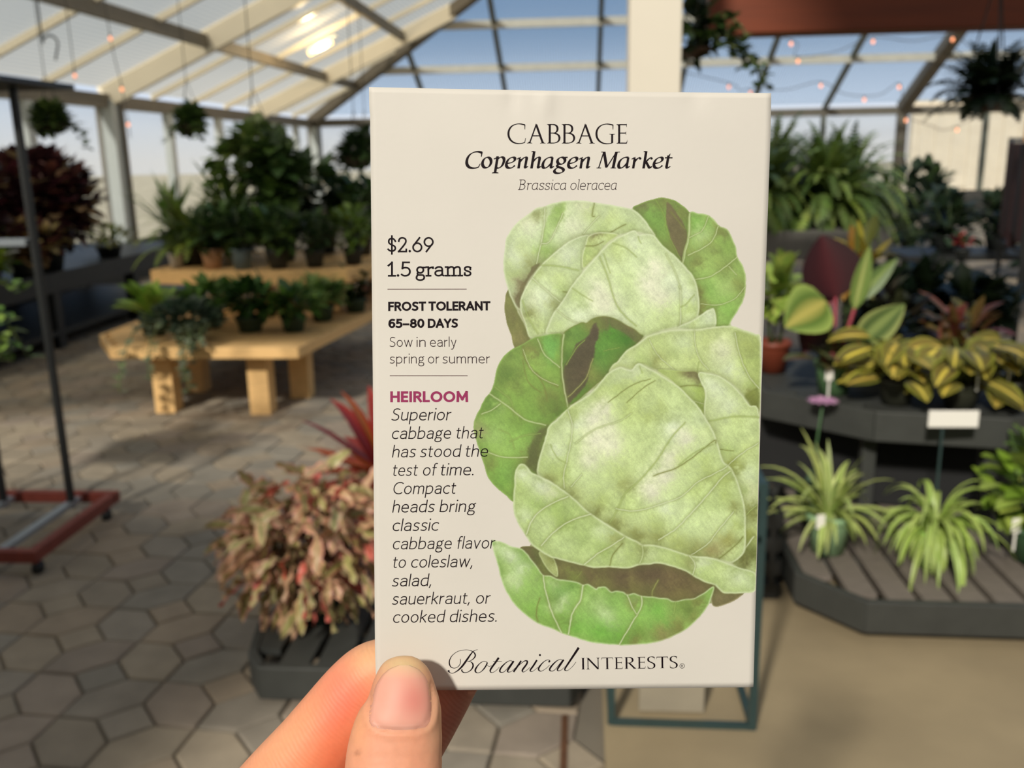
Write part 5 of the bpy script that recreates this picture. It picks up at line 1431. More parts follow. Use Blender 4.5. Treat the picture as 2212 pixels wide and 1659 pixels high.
# ------------------------------------------------------------------ benches and racks
def slatted(name, label, cat, poly, z0, z1, m_face, m_top, axis, legs=(), th=.028, gap=.012, sw=.085, legm=None, legw=.13, skirt=None, group=None):
    """bench with an outline of boards set on edge, slats across, legs below"""
    cx = sum(p[0] for p in poly) / len(poly); cy_ = sum(p[1] for p in poly) / len(poly)
    t = thing(name, (cx, cy_, 0), label, cat, group)
    n = len(poly)
    for i in range(n):
        a, b_ = Vector((*poly[i], 0)), Vector((*poly[(i + 1) % n], 0))
        d = (b_ - a).normalized()
        nrm = Vector((d.y, -d.x, 0))
        mid = (a + b_) / 2
        if (mid + nrm * .01 - Vector((cx, cy_, 0))).length < (mid - Vector((cx, cy_, 0))).length: nrm = -nrm
        b = MB()
        a2, b2 = a - nrm * th / 2, b_ - nrm * th / 2
        b.bar(a2 + d * .002 + Vector((0, 0, (z0 + z1) / 2)), b2 - d * .002 + Vector((0, 0, (z0 + z1) / 2)), th, z1 - z0)
        b.build('side_board', m_face, t, bevel=.004)
    # slats clipped to the outline
    if axis == 'y': lo_, hi_ = min(p[0] for p in poly), max(p[0] for p in poly)
    else: lo_, hi_ = min(p[1] for p in poly), max(p[1] for p in poly)
    def span(v):
        xs = []
        for i in range(n):
            p, q = poly[i], poly[(i + 1) % n]
            k = 0 if axis == 'y' else 1
            if (p[k] > v) != (q[k] > v):
                xs.append(p[1 - k] + (v - p[k]) / (q[k] - p[k]) * (q[1 - k] - p[1 - k]))
        return (min(xs), max(xs)) if len(xs) >= 2 else None
    v = lo_ + th + .004
    while v + sw < hi_ - th:
        s1, s2 = span(v + .001), span(v + sw - .001)
        if s1 and s2:
            a_, c_ = max(s1[0], s2[0]) + th + .004, min(s1[1], s2[1]) - th - .004
            if c_ - a_ > .05:
                b = MB()
                if axis == 'y': b.box((v + sw / 2, (a_ + c_) / 2, z1 - .014), (sw, c_ - a_, .02))
                else: b.box(((a_ + c_) / 2, v + sw / 2, z1 - .014), (c_ - a_, sw, .02))
                b.build('slat', m_top, t)
        v += sw + gap
    b = MB()     # bearers under the slats
    for f_ in (.3, .7):
        vv = (min(p[1] for p in poly) * (1 - f_) + max(p[1] for p in poly) * f_) if axis == 'y' else (min(p[0] for p in poly) * (1 - f_) + max(p[0] for p in poly) * f_)
        axis_, k = axis, (1 if axis == 'y' else 0)
        xs = []
        for i in range(n):
            p, q = poly[i], poly[(i + 1) % n]
            if (p[k] > vv) != (q[k] > vv):
                xs.append(p[1 - k] + (vv - p[k]) / (q[k] - p[k]) * (q[1 - k] - p[1 - k]))
        if len(xs) >= 2:
            if axis == 'y': b.box(((min(xs) + max(xs)) / 2, vv, z1 - .05), (max(xs) - min(xs) - 2 * th, .04, .05))
            else: b.box((vv, (min(xs) + max(xs)) / 2, z1 - .05), (.04, max(xs) - min(xs) - 2 * th, .05))
    b.build('bearer', m_face, t)
    for (x, y, zb_) in legs:
        b = MB(); b.box((x, y, (zb_ + z0 + .02) / 2), (legw, legw, z0 + .02 - zb_)); b.build('leg', legm or m_face, t, bevel=.004)
    return t

# honey-coloured two-tier stand
slatted('plant_bench', 'low honey timber slatted bench, lower tier of the two-tier wooden stand', 'bench',
        [(-2.74, 5.10), (-1.62, 5.10), (-1.44, 6.5), (-1.44, 7.7), (-3.02, 7.7), (-3.02, 5.52)], .385, .45, m_wood, m_wood, 'x',
        [(-2.54, 5.36, 0), (-1.93, 5.32, 0), (-2.56, 5.86, 0), (-1.80, 5.70, 0), (-1.58, 7.3, 0), (-2.8, 7.4, 0)], legw=.125, sw=.10)
slatted('plant_bench', 'raised honey timber shelf, upper tier of the wooden stand under the ferns', 'bench',
        [(-2.98, 6.22), (-2.12, 6.02), (-1.58, 6.16), (-1.38, 6.6), (-1.38, 7.5), (-2.98, 7.5)], .675, .77, m_wood, m_wood, 'x',
        [(-2.52, 6.42, .45), (-1.76, 6.44, .45), (-2.5, 7.2, .45), (-1.6, 7.2, .45)], legw=.13, sw=.10)
# low charcoal platform at the middle foreground
slatted('plant_bench', 'low charcoal slatted platform behind the hand and packet, holding the pink plant', 'bench',
        [(-.90, 2.25), (-.03, 2.25), (.03, 2.42), (.03, 2.95), (-.9, 2.95), (-.985, 2.5), (-.955, 2.33)], .03, .13, m_dkgrey, m_dkgrey, 'y',
        [(-.82, 2.35, 0), (-.1, 2.35, 0), (-.1, 2.85, 0), (-.82, 2.85, 0)], legw=.06, gap=.022)
# right: low slatted platform and raised shelf
slatted('plant_bench', 'low charcoal platform with brown slats holding the two spider plants', 'bench',
        [(.87, 2.66), (1.62, 2.64), (1.95, 2.95), (2.0, 3.9), (.9, 3.95), (.70, 3.45), (.70, 2.86)], .045, .15, m_dkgrey, m_slat, 'y',
        [(.95, 2.78, 0), (1.5, 2.76, 0), (1.8, 3.6, 0), (.9, 3.6, 0)], legw=.06, gap=.022)
slatted('plant_bench', 'raised charcoal shelf above the spider plants, holding the striped-leaf plants', 'bench',
        [(1.03, 3.22), (1.46, 3.13), (1.85, 3.4), (1.9, 4.3), (1.1, 4.35), (.70, 4.1), (.70, 3.52)], .49, .60, m_dkgrey, m_dkgrey, 'x',
        [(1.06, 3.36, .15), (1.46, 3.28, .15)], legw=.05, gap=.006)
rs = [o for o in COL.objects if o.get('label', '').startswith('raised charcoal shelf')][0]
b = MB(); b.prism([(1.07, 3.50), (1.48, 3.42), (1.78, 3.62), (1.8, 4.2), (1.1, 4.25), (.74, 4.02), (.74, 3.72)], .155, .485)  # dark block added for the shade under the raised shelf
b.build('shade_fill', mat('black_shade_fill', (24, 25, 26), .8, noise=(9, .1)), rs)
# black crate added in place of shadow between green stand and low platform
t = thing('shadow_crate', (.57, 3.2, 0), 'added black crate standing in for shadow between the green stand and spider plant platform', 'shade filler')
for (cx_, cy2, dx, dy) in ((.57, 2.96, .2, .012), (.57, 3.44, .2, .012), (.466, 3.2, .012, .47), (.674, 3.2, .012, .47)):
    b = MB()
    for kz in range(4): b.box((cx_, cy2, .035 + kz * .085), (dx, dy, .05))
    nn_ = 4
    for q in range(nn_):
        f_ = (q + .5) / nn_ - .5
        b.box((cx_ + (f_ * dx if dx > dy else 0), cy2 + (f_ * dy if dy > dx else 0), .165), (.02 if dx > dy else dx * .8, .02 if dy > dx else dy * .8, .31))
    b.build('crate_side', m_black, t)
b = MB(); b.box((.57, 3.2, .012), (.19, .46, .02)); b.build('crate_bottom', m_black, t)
# grey table of the big ferns
t = slatted('plant_table', 'grey cut-cornered table under the big fern mass at right', 'table',
        [(.7, 6.0), (1.72, 5.95), (2.02, 6.25), (2.02, 7.2), (.7, 7.2)], .82, 1.0, m_stone, m_stone, 'x',
        [(1.0, 6.3, 0), (1.85, 6.45, 0), (1.85, 7.0, 0), (1.0, 7.0, 0)], legm=m_black, legw=.1, gap=.004, sw=.14)
# long dark bench on the left wall
t = thing('long_bench', (-5.0, 8.0, 0), 'long black bench along the left window wall', 'bench')
b = MB(); b.box((-5.02, 7.9, .60), (1.5, 4.6, .05)); b.build('bench_top', m_black, t)
b = MB(); b.box((-4.28, 7.9, .56), (.03, 4.6, .16)); b.build('front_board', m_black, t)
for y in (5.8, 7.3, 8.7, 10.1):
    for x in (-4.36, -5.6):
        b = MB(); b.box((x, y, .29), (.1, .1, .58)); b.build('leg', m_black, t)
b = MB(); b.box((-4.9, 7.9, .14), (1.2, 4.4, .04)); b.build('lower_shelf', m_black, t)
# wheeled rack at the left
t = thing('rolling_rack', (-2.45, 3.33, 0), 'black pole rack on a rust-red wheeled base at left', 'rack')
for nm, a, b_ in (('base_rail', (-2.02, 3.05), (-2.02, 3.63)), ('base_rail', (-2.0, 3.64), (-2.95, 3.64)), ('base_rail', (-2.0, 3.03), (-2.95, 3.03)), ('base_rail', (-2.93, 3.05), (-2.93, 3.63))):
    b = MB(); b.bar((*a, .095), (*b_, .095), .035, .045); b.build(nm, m_rust, t)
for x in (-2.16, -2.46, -2.8):
    b = MB(); b.tube([(x, 3.55, .08), (x, 3.55, 1.82)], .017, 10); b.build('pole', m_black, t)
    b = MB(); b.bar((x, 3.6, .10), (x, 3.05, .10), .035, .02); b.build('cross_bar', m_steel, t)
b = MB(); b.bar((-2.05, 3.55, 1.80), (-2.95, 3.55, 1.80), .5, .02)
b.build('top_shelf', m_black, t)
b = MB(); b.bar((-2.18, 3.55, 1.20), (-2.9, 3.55, 1.20), .06, .025); b.build('hanging_bar', m_steel, t)
for x, y in ((-2.04, 3.08), (-2.04, 3.6), (-2.9, 3.08), (-2.9, 3.6)):
    b = MB(True); b.tube([(x - .012, y, .025), (x + .012, y, .025)], .025, 14); b.box((x, y, .055), (.02, .03, .04)); b.build('caster', m_black, t)
# dark green metal stand behind the packet
t = thing('metal_stand', (.27, 2.45, 0), 'thin dark green metal stand with a pale board behind the packet', 'stand')
for x, y in ((.452, 2.21), (.08, 2.22), (.452, 2.7), (.08, 2.7)):
    b = MB(); b.box((x, y, .35), (.02, .02, .70)); b.build('leg', m_teal, t)
for a, b_ in (((.08, 2.215), (.452, 2.21)), ((.08, 2.7), (.452, 2.7)), ((.452, 2.21), (.452, 2.7)), ((.08, 2.22), (.08, 2.7))):
    for z in (.012, .69):
        b = MB(); b.bar((*a, z), (*b_, z), .018, .018); b.build('rail', m_teal, t)
b = MB(); b.box((.27, 2.43, .55), (.36, .46, .02)); b.build('shelf', m_teal, t)
b = MB(); b.box((.245, 2.275, .16), (.175, .02, .29)); o = b.build('back_board', mat('pale_board', (150, 142, 124), .7, noise=(8, .1)), t); o['label'] = 'pale beige board'
# black rack at the far right
t = thing('display_rack', (3.42, 7.65, 0), 'tall black rack hung with dark maroon and black items at the right edge', 'rack')
for x, y in ((3.5, 8.08), (3.28, 7.17), (4.3, 8.08), (4.1, 7.17)):
    b = MB(); b.tube([(x, y, 0), (x, y, 1.56)], .022, 10); b.build('pole', m_black, t)
for a, b_ in (((3.5, 8.08), (4.3, 8.08)), ((3.28, 7.17), (4.1, 7.17)), ((3.5, 8.08), (3.28, 7.17)), ((4.3, 8.08), (4.1, 7.17))):
    for z in (.72, 1.54):
        b = MB(); b.bar((*a, z), (*b_, z), .03, .03); b.build('rail', m_black, t)
m_mar = mat('maroon_cloth', (50, 22, 24), .8, noise=(9, .25)); m_drk = mat('dark_cloth', (30, 28, 30), .7, noise=(9, .2))
for i in range(9):
    s_ = i / 8
    for side in (0, 1):
        x = (3.46 - .17 * s_) if side == 0 else (3.3 + .75 * s_)
        y = (7.95 - .7 * s_) if side == 0 else 7.19
        b = MB(); hgt = U(.66, .80)
        b.box((x, y, 1.52 - hgt / 2), (.05 if side == 0 else .075, .075 if side == 0 else .04, hgt), U(-.2, .2))
        b.build('hung_panel', m_mar if (i + side) % 2 == 0 else m_drk, t, bevel=.01)
b = MB(); b.box((3.42, 7.2, 1.60), (.42, .03, .16)); o = b.build('header_board', mat('tan_board', (196, 146, 96), .6), t); o['label'] = 'tan board on top of the black rack'
# small dark tables far behind on the right
for (x, y, z, w, d_, lab) in ((1.86, 5.25, .36, .75, .6, 'small dark table crowded with dark plants behind the raised shelf'), (3.75, 9.2, .50, 1.5, .8, 'low dark table with plants beyond the fern table, right'), (2.0, 11.0, .55, 2.2, .8, 'long dark table far behind the fern table')):
    t = thing('plant_table', (x, y, 0), lab, 'table')
    b = MB(); b.box((x, y, z), (w, d_, .05)); b.build('table_top', m_black, t)
    for sx_ in (-1, 1):
        for sy_ in (-1, 1):
            b = MB(); b.box((x + sx_ * (w / 2 - .08), y + sy_ * (d_ / 2 - .08), z / 2 - .012), (.07, .07, z - .025)); b.build('leg', m_black, t)
# ------------------------------------------------------------------ plants on the wooden stand (left middle)
GP = 'potted plants on the wooden stand'
PG, PD, PT, PW, PB, PL = (44, 66, 50), (36, 40, 38), (176, 138, 108), (208, 204, 196), (96, 112, 116), (86, 122, 80)
def F_fern(n, L, pal, **k): return lambda f, s, p: fern(f, p - Vector((0, 0, .02)), n, L, pal, **k)
def F_bush(R, n, L, Wd, pal, dz=None, **k):
    def g(f, s, p):
        c = (p.x, p.y, p.z + (R[2] * .8 if dz is None else dz))
        bush(f, c, R, n, L, Wd, pal, zmin=p.z - .02, **k)
        hub(s, c, R, 8, z=p.z - .03)
    return g
generic('potted_fern', 'feathery fern at the left end of the upper wooden shelf', 'fern', (-2.80, 6.55, .77), .11, .15, PD, F_fern(90, .44, [(126, 146, 66), (104, 128, 58), (140, 156, 78)], droop=1.5, leafl=.034, dens=22), GP)
generic('potted_fern', 'darker fern behind the feathery one on the upper wooden shelf', 'fern', (-2.72, 7.15, .77), .11, .15, PD, F_fern(50, .5, [(108, 132, 60), (90, 116, 56)], droop=1.3, leafl=.038, dens=20), GP)
generic('potted_plant', 'small plant in a white pot at the front of the upper wooden shelf', 'plant', (-2.86, 6.38, .77), .05, .10, PW, F_bush((.1, .1, .09), 40, .08, .04, [GR1, GR3]), GP)
generic('potted_plant', 'dark leafy plant in a terracotta pot on the upper wooden shelf', 'plant', (-2.56, 6.30, .77), .075, .14, PT, F_bush((.16, .15, .16), 110, .12, .06, [DK1, DK2, GR2]), GP)
generic('potted_plant', 'dark glossy plant in a blue-grey pot on the upper wooden shelf', 'plant', (-2.33, 6.25, .77), .075, .14, PB, F_bush((.17, .16, .17), 120, .12, .065, [DK1, GR2]), GP)
generic('potted_plant', 'dark green plant third from the right along the upper wooden shelf', 'plant', (-2.08, 6.26, .77), .075, .13, PD, F_bush((.17, .16, .16), 120, .12, .06, [DK2, GR1]), GP)
generic('potted_plant', 'small-leaved dark plant second from the right along the upper wooden shelf', 'plant', (-1.84, 6.32, .77), .07, .12, PD, F_bush((.15, .15, .15), 140, .08, .045, [DK1, DK2]), GP)
generic('potted_plant', 'bright-tipped plant at the right end of the upper wooden shelf', 'plant', (-1.60, 6.45, .77), .07, .12, PD, F_bush((.17, .16, .17), 110, .11, .05, [GR1, GR3, (120, 150, 56)]), GP)
generic('potted_plant', 'dark mound of leaves at the back right of the upper wooden shelf', 'plant', (-1.70, 7.1, .77), .1, .16, PD, F_bush((.26, .24, .24), 170, .15, .08, [DK1, DK2, GR2]), GP)
def F_climb(f, s, p):
    s.tube([(p.x, p.y, p.z - .04), (p.x + .02, p.y, p.z + .72)], .025, 8, col=L3((92, 78, 54)))
    for i in range(10):
        z = p.z + .06 + i * .066
        bush(f, (p.x + U(-.05, .05), p.y, z), (.20 + .05 * sin(i * 1.3), .20, .09), 24, .19, .12, [GR1, GR2, (96, 124, 58), (74, 104, 52)], droop=.7)
generic('climbing_plant', 'tall climbing plant on a pole in the middle of the upper wooden shelf', 'plant', (-2.22, 6.75, .77), .13, .18, PD, F_climb, GP)
generic('potted_plant', 'broad dark leaves on a tall plant behind the climbing pole plant', 'plant', (-2.05, 7.3, .77), .12, .18, PD, F_bush((.24, .2, .26), 110, .22, .12, [DK2, GR1, GR2], dz=.28), GP)
generic('potted_plant', 'upright yellow-green plant left of the climbing pole plant', 'plant', (-2.62, 6.98, .77), .09, .14, PD, lambda f, s, p: straps(f, p, 26, .62, .05, (108, 140, 52), (84, 118, 48), e0=.9, e1=1.5, droop=.5), GP)
# lower tier
GL = 'potted plants on the lower wooden bench'
def F_big(f, s, p):
    for i in range(16):
        a = U(0, 2 * pi); e_ = U(.35, 1.3)
        d = Vector((cos(a) * cos(e_), sin(a) * cos(e_), sin(e_)))
        q = p + d * U(.04, .09)
        s.tube([p - Vector((0, 0, .03)), q], .005, 5, col=L3((90, 120, 50)))
        leaf(f, q, d, U(.14, .21), U(.09, .13), .7, cm=(166, 190, 80), ce=vary((120, 160, 56)), ch=(130, 168, 60), wide=True)
generic('potted_plant', 'bright broad-leaved plant in a dark green pot at the left of the lower wooden bench', 'plant', (-2.66, 5.52, .45), .085, .11, PG, F_big, GL)
generic('potted_plant', 'fresh green plant right of the bright broad-leaved one on the lower wooden bench', 'plant', (-2.40, 5.78, .45), .08, .10, PG, F_bush((.18, .16, .11), 120, .12, .075, [(92, 136, 52), (74, 116, 46), (108, 150, 62)]), GL)
def F_ivy(f, s, p):
    bush(f, (p.x, p.y, p.z + .05), (.25, .18, .10), 260, .07, .06, [(66, 88, 66), (54, 76, 58), (84, 104, 80)], edge=[(120, 136, 108), (70, 92, 70)], zmin=p.z - .05)
    for i in range(7):
        vine(f, s, (p.x + U(-.2, .25), p.y - .12, p.z + .02), U(.25, .5), (U(-.2, .2), -1, .3), [(74, 96, 70), (100, 120, 90)], .05, .035, 2.2, edge=(140, 150, 120))
generic('potted_ivy', 'grey-green ivy trailing over the front edge of the lower wooden bench', 'ivy', (-2.36, 5.32, .45), .09, .10, PG, F_ivy, GL)
generic('potted_plant', 'dense dark green plant right of the trailing ivy on the lower wooden bench', 'plant', (-2.08, 5.62, .45), .09, .10, PG, F_bush((.16, .15, .12), 150, .11, .06, [(64, 104, 44), (52, 88, 40), (78, 118, 50)], dz=.12), GL)
def F_red(f, s, p):
    bush(f, (p.x, p.y, p.z + .08), (.20, .18, .09), 90, .15, .065, [(88, 128, 54), (70, 108, 48), (120, 156, 70)], zmin=p.z)
    for i in range(10):
        leaf(f, p + Vector((U(-.03, .03), U(-.05, .0), .03)), rdir(.5, 1.3), .10, .045, .2, cm=(210, 74, 36), ce=(190, 58, 30))
    hub(s, (p.x, p.y, p.z + .1), (.2, .2, .12), 6, z=p.z - .03)
generic('flowering_plant', 'green plant with a red flower centre at the right of the lower wooden bench', 'plant', (-1.80, 5.62, .45), .08, .10, PG, F_red, GL)
generic('potted_plant', 'pale-streaked plant behind the red-flowered one on the lower wooden bench', 'plant', (-1.72, 6.0, .45), .08, .10, PG, F_bush((.16, .14, .11), 90, .13, .06, [(110, 146, 70), (86, 120, 56)], edge=[(170, 190, 120), (90, 124, 60)]), GL)
generic('potted_plant', 'dark reddish plant at the far right end of the lower wooden bench', 'plant', (-1.58, 6.35, .45), .08, .10, PG, F_bush((.15, .14, .11), 110, .11, .055, [(60, 84, 44), (96, 56, 44), (50, 74, 40)]), GL)
# ------------------------------------------------------------------ left bench: dark coleus and friends
GB = 'plants on the long black bench'
GEO = [(96, 48, 54), (72, 36, 44), (54, 28, 34), (64, 34, 40), (116, 70, 66), (176, 150, 108)]
generic('coleus', 'large dark purple bushy plant on the left black bench', 'plant', (-4.52, 7.55, .625), .17, .2, PD, F_bush((.52, .45, .42), 1150, .16, .11, GEO, dz=.36, var=.25, inner=.15), GB)
generic('coleus', 'purple and tan plant in front of the large purple one on the black bench', 'plant', (-4.36, 7.0, .625), .13, .14, PD, F_bush((.33, .26, .18), 380, .12, .085, [(92, 50, 52), (178, 156, 100), (136, 108, 70), (70, 40, 42)], dz=.14, inner=.15), GB)
generic('coleus', 'dark purple plant cut by the left edge of the view, on the black bench', 'plant', (-4.68, 6.75, .625), .13, .16, PD, F_bush((.30, .3, .30), 420, .15, .10, GEO, dz=.28, inner=.15), GB)
generic('potted_plant', 'yellow-green plant at the left edge above the purple ones on the black bench', 'plant', (-5.25, 7.45, .625), .12, .18, PD, F_bush((.25, .25, .3), 120, .16, .09, [(190, 200, 80), (150, 170, 66)], dz=.7), GB)
generic('potted_plant', 'lime and white leaved plant at the front of the left black bench', 'plant', (-4.38, 6.55, .625), .1, .12, PD, F_bush((.2, .16, .14), 90, .12, .08, [(170, 196, 70), (120, 160, 60), (214, 216, 200)], dz=.1), GB)
generic('potted_plant', 'pale seedling tray plant near the far end of the left black bench', 'plant', (-4.5, 8.6, .625), .12, .1, PD, F_bush((.3, .25, .12), 120, .1, .05, [(200, 196, 140), (150, 164, 90)], dz=.1), GB)
generic('potted_plant', 'upright bright green plant at the far end of the left black bench', 'plant', (-4.5, 10.0, .625), .12, .14, PD, lambda f, s, p: straps(f, p, 34, .62, .06, (112, 146, 60), (86, 124, 50), e0=.8, e1=1.5, droop=.6), GB)
# plant hanging into view on the rolling rack
def F_hangl(f, s, p):
    for i in range(9):
        vine(f, s, (p.x + U(-.15, .2), p.y + U(-.1, .1), p.z), U(.3, .6), (U(-.3, .5), U(-.4, .3), .3), [(108, 142, 60), (86, 120, 52), (140, 168, 80)], .055, .04, 1.8)
generic('trailing_plant', 'light green trailing plant on the rolling rack, only its tips in view at left', 'plant', (-2.62, 3.4, .80), .10, .14, PD, F_hangl)
# shelf under that pot belongs to the rack
rk = [o for o in COL.objects if o.name.startswith('rolling_rack')][0]
b = MB(); b.box((-2.68, 3.45, .785), (.5, .42, .028)); b.build('shelf', m_black, rk)
# ------------------------------------------------------------------ hanging baskets
def basket(label, c, r, fol, pcol=(72, 58, 46), group='hanging baskets', htop=None):
    t = thing('hanging_basket', (c[0], c[1], c[2] - r * .6), label, 'hanging basket', group)
    b = MB(True); b.lathe((c[0], c[1], c[2] - r * .6), [(r * .35, 0), (r * .72, r * .15), (r * .95, r * .45), (r * 1.03, r * .6), (r * .95, r * .6), (r * .85, r * .5)], 24); bw = b.build('bowl', pot_mat(pcol), t)
    s = MB(); s.lathe((c[0], c[1], c[2] - r * .15), [(r * .84, 0), (r * .82, .005)], 20); s.build('soil', m_soil, bw)
    top = htop or c[2] + .5
    hk = Vector((c[0], c[1], min(top, c[2] + .42)))
    for i in range(3):
        a = 2 * pi * i / 3 + .5
        b = MB(); b.tube([(c[0] + cos(a) * r, c[1] + sin(a) * r, c[2]), tuple(hk)], .003, 5); b.build('hanger', m_black, t)
    b = MB(True); b.tube([tuple(hk - Vector((0, 0, .004))), (c[0], c[1], top)], .004, 6); b.build('chain', m_black, t)
    f, st = MB(True), MB(True)
    fol(f, st, Vector(c))
    f.build('foliage', m_leaf, t)
    if st.v: st.build('stems', m_stem, t)
    return t
def roofz(x, y): return min(zl(x) if x < XRG else 99, zb(y) if y > yr else 99) - .06
IVY = [(84, 108, 56), (68, 92, 48), (104, 124, 66)]
def F_ball(R, n, lw, pal, vines=0, vl=.4):
    def g(f, s, p):
        bush(f, (p.x, p.y, p.z + R[2] * .3), R, n, lw, lw * .75, pal)
        for i in range(vines):
            a = U(0, 2 * pi)
            vine(f, s, (p.x + cos(a) * R[0] * .6, p.y + sin(a) * R[1] * .6, p.z), vl * U(.6, 1.3), (cos(a), sin(a), .1), pal, lw * .8, .045, 1.6)
    return g
basket('round leafy hanging basket at the far left windows', (-4.57, 8.0, 1.84), .13, F_ball((.16, .16, .14), 420, .10, IVY, 2, .35), htop=roofz(-4.57, 8.0))
basket('round leafy hanging basket left of the tall vine, before the windows', (-3.75, 9.0, 1.84), .13, F_ball((.15, .15, .14), 380, .10, [(96, 122, 62), (76, 104, 54)], 3, .3), htop=roofz(-3.75, 9.0))
basket('big trailing vine hung above the wooden stand', (-2.42, 7.0, 1.60), .15, F_ball((.22, .2, .14), 120, .15, [(120, 146, 76), (96, 124, 62), (146, 166, 92)], 9, .7), htop=roofz(-2.42, 7.0))
basket('small trailing basket right of the big vine', (-2.15, 9.0, 1.52), .14, F_ball((.18, .18, .16), 140, .12, [(70, 96, 50), (58, 82, 46)], 5, .4), htop=roofz(-2.15, 9.0))
basket('dark basket far behind, left of the packet edge', (-2.5, 11.0, 1.62), .15, F_ball((.2, .2, .18), 120, .13, [(60, 84, 48), (50, 74, 44)], 4, .4), htop=roofz(-2.5, 11.0))
def F_fernb(f, s, p):
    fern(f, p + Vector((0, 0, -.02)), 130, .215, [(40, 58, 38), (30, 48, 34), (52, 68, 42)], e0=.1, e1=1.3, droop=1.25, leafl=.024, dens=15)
    straps(f, p, 7, .22, .035, (38, 58, 44), (30, 48, 38), e0=.6, e1=1.5, droop=.7)
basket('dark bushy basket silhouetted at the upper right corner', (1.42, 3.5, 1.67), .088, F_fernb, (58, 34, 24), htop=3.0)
def F_behind(f, s, p):
    bush(f, (p.x, p.y, p.z + .06), (.06, .08, .12), 70, .07, .045, [(58, 76, 42), (44, 60, 36)])
    for i in range(9):
        vine(f, s, (p.x + U(-.03, .05), p.y + U(-.05, .05), p.z + U(0, .1)), U(.15, .32), (U(-.1, .35), U(-.3, .2), .1), [(66, 92, 46), (50, 72, 38), (84, 110, 56)], .045, .03, 2.2)
basket('trailing basket close behind the white post', (.41, 3.55, 1.86), .06, F_behind, (70, 48, 34), htop=3.0)
# S-hook hanging from the roof at the left
t = thing('s_hook', (-3.41, 6.0, 2.14), 'dark wire hook hanging from the left roof slope', 'hook')
pts = [(-3.41, 6.0, roofz(-3.41, 6.0)), (-3.41, 6.0, 2.26)] + [(-3.41 + .05 - .05 * cos(a), 6.0, 2.24 + .05 * sin(a)) for a in np.linspace(0, 3.6, 10)] + [(-3.34, 6.0, 2.14)]
b = MB(True); b.tube(pts, .007, 6); b.build('wire', m_black, t)
# ------------------------------------------------------------------ pink plants in the middle
def F_pink(f, s, p):
    c = p + Vector((-.02, 0, .12))
    for i in range(380):
        v = Vector((U(-1, 1), U(-1, 1), U(-1, 1)))
        while not .25 < v.length < 1: v = Vector((U(-1, 1), U(-1, 1), U(-1, 1)))
        q = c + Vector((v.x * .235, v.y * .22, v.z * .21))
        d = (Vector((v.x, v.y, v.z * .5 - .25)) + Vector((U(-.9, .9), U(-.9, .9), U(-.7, .7)))).normalized()
        out = v.length
        pk = U(0, 1)
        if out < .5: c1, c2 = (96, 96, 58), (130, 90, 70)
        elif pk < .35: c1, c2 = (168, 168, 104), (222, 186, 150)
        elif pk < .75: c1, c2 = (194, 168, 126), (222, 158, 138)
        elif pk < .93: c1, c2 = (140, 140, 78), (200, 132, 114)
        else: c1, c2 = (222, 110, 96), (230, 140, 124)
        leaf(f, q, d, U(.075, .135), U(.024, .040), U(.4, 2.2), up=rdir(-1, 1), cm=c1, ch=vary(mixc(c1, c2, .35), .1), ce=vary(c2, .1), wide=True, wave=.26, n=8)
        if i % 12 == 0: s.tube([p - Vector((0, 0, .02)), (p + q) / 2 + Vector((0, 0, .02)), q], .004, 5, col=L3((150, 84, 70)))
generic('pink_leaf_plant', 'sprawling plant with twisted pink and green leaves on the low charcoal platform', 'plant', (-.80, 2.55, .13), .085, .13, (40, 62, 50), F_pink)
def F_cord(f, s, p):
    for i in range(52):
        d = rdir(.05, 1.35)
        c1 = [(190, 78, 44), (150, 50, 44), (206, 110, 48), (176, 116, 50)][RND.randrange(4)]
        leaf(f, p + d * .04, d, U(.26, .42), U(.06, .09), U(.5, 1.1), cm=c1, ce=vary((168, 56, 48), .15), wide=True, n=7)
generic('red_leaf_plant', 'red and orange long-leaved plant whose tips show left of the packet', 'plant', (-.74, 3.36, 0), .13, .24, PD, F_cord)
# ------------------------------------------------------------------ right foreground
GS = 'spider plants on the low platform'
SC, SE = (206, 214, 142), (122, 148, 62)
def F_spider(seed_az=None, n=60, L=.34):
    def g(f, s, p):
        straps(f, p - Vector((0, 0, .02)), n, L, .03, SE, SC, e0=.0, e1=1.45, droop=1.7)
        straps(f, p, 7, L * .6, .026, SE, SC, e0=-.1, e1=.6, droop=1.8, az=(3.6, 5.6))
    return g
generic('spider_plant', 'spider plant in a pale green pot, the left of two on the low platform', 'plant', (.85, 3.05, .15), .075, .14, (138, 172, 130), F_spider(n=46, L=.29), GS, tagp=(.80, 2.965, .20))
def F_spider2(f, s, p):
    straps(f, p - Vector((0, 0, .02)), 64, .27, .024, (134, 166, 62), (194, 212, 128), e0=.0, e1=1.4, droop=3.6)
    straps(f, p, 34, .22, .023, (134, 166, 62), (190, 208, 118), e0=-.1, e1=.9, droop=3.0, az=(3.4, 6.0))
generic('spider_plant', 'curly spider plant in a bright green pot, the right of two on the low platform', 'plant', (1.16, 2.95, .15), .07, .13, (140, 182, 84), F_spider2, GS)
generic('potted_plant', 'lime-leaved plant at the right edge of the low platform', 'plant', (1.50, 3.0, .15), .07, .12, (60, 90, 60), F_bush((.16, .15, .17), 110, .10, .065, [(134, 164, 58), (110, 142, 52), (168, 186, 92)]), tagp=(1.40, 2.9, .22))
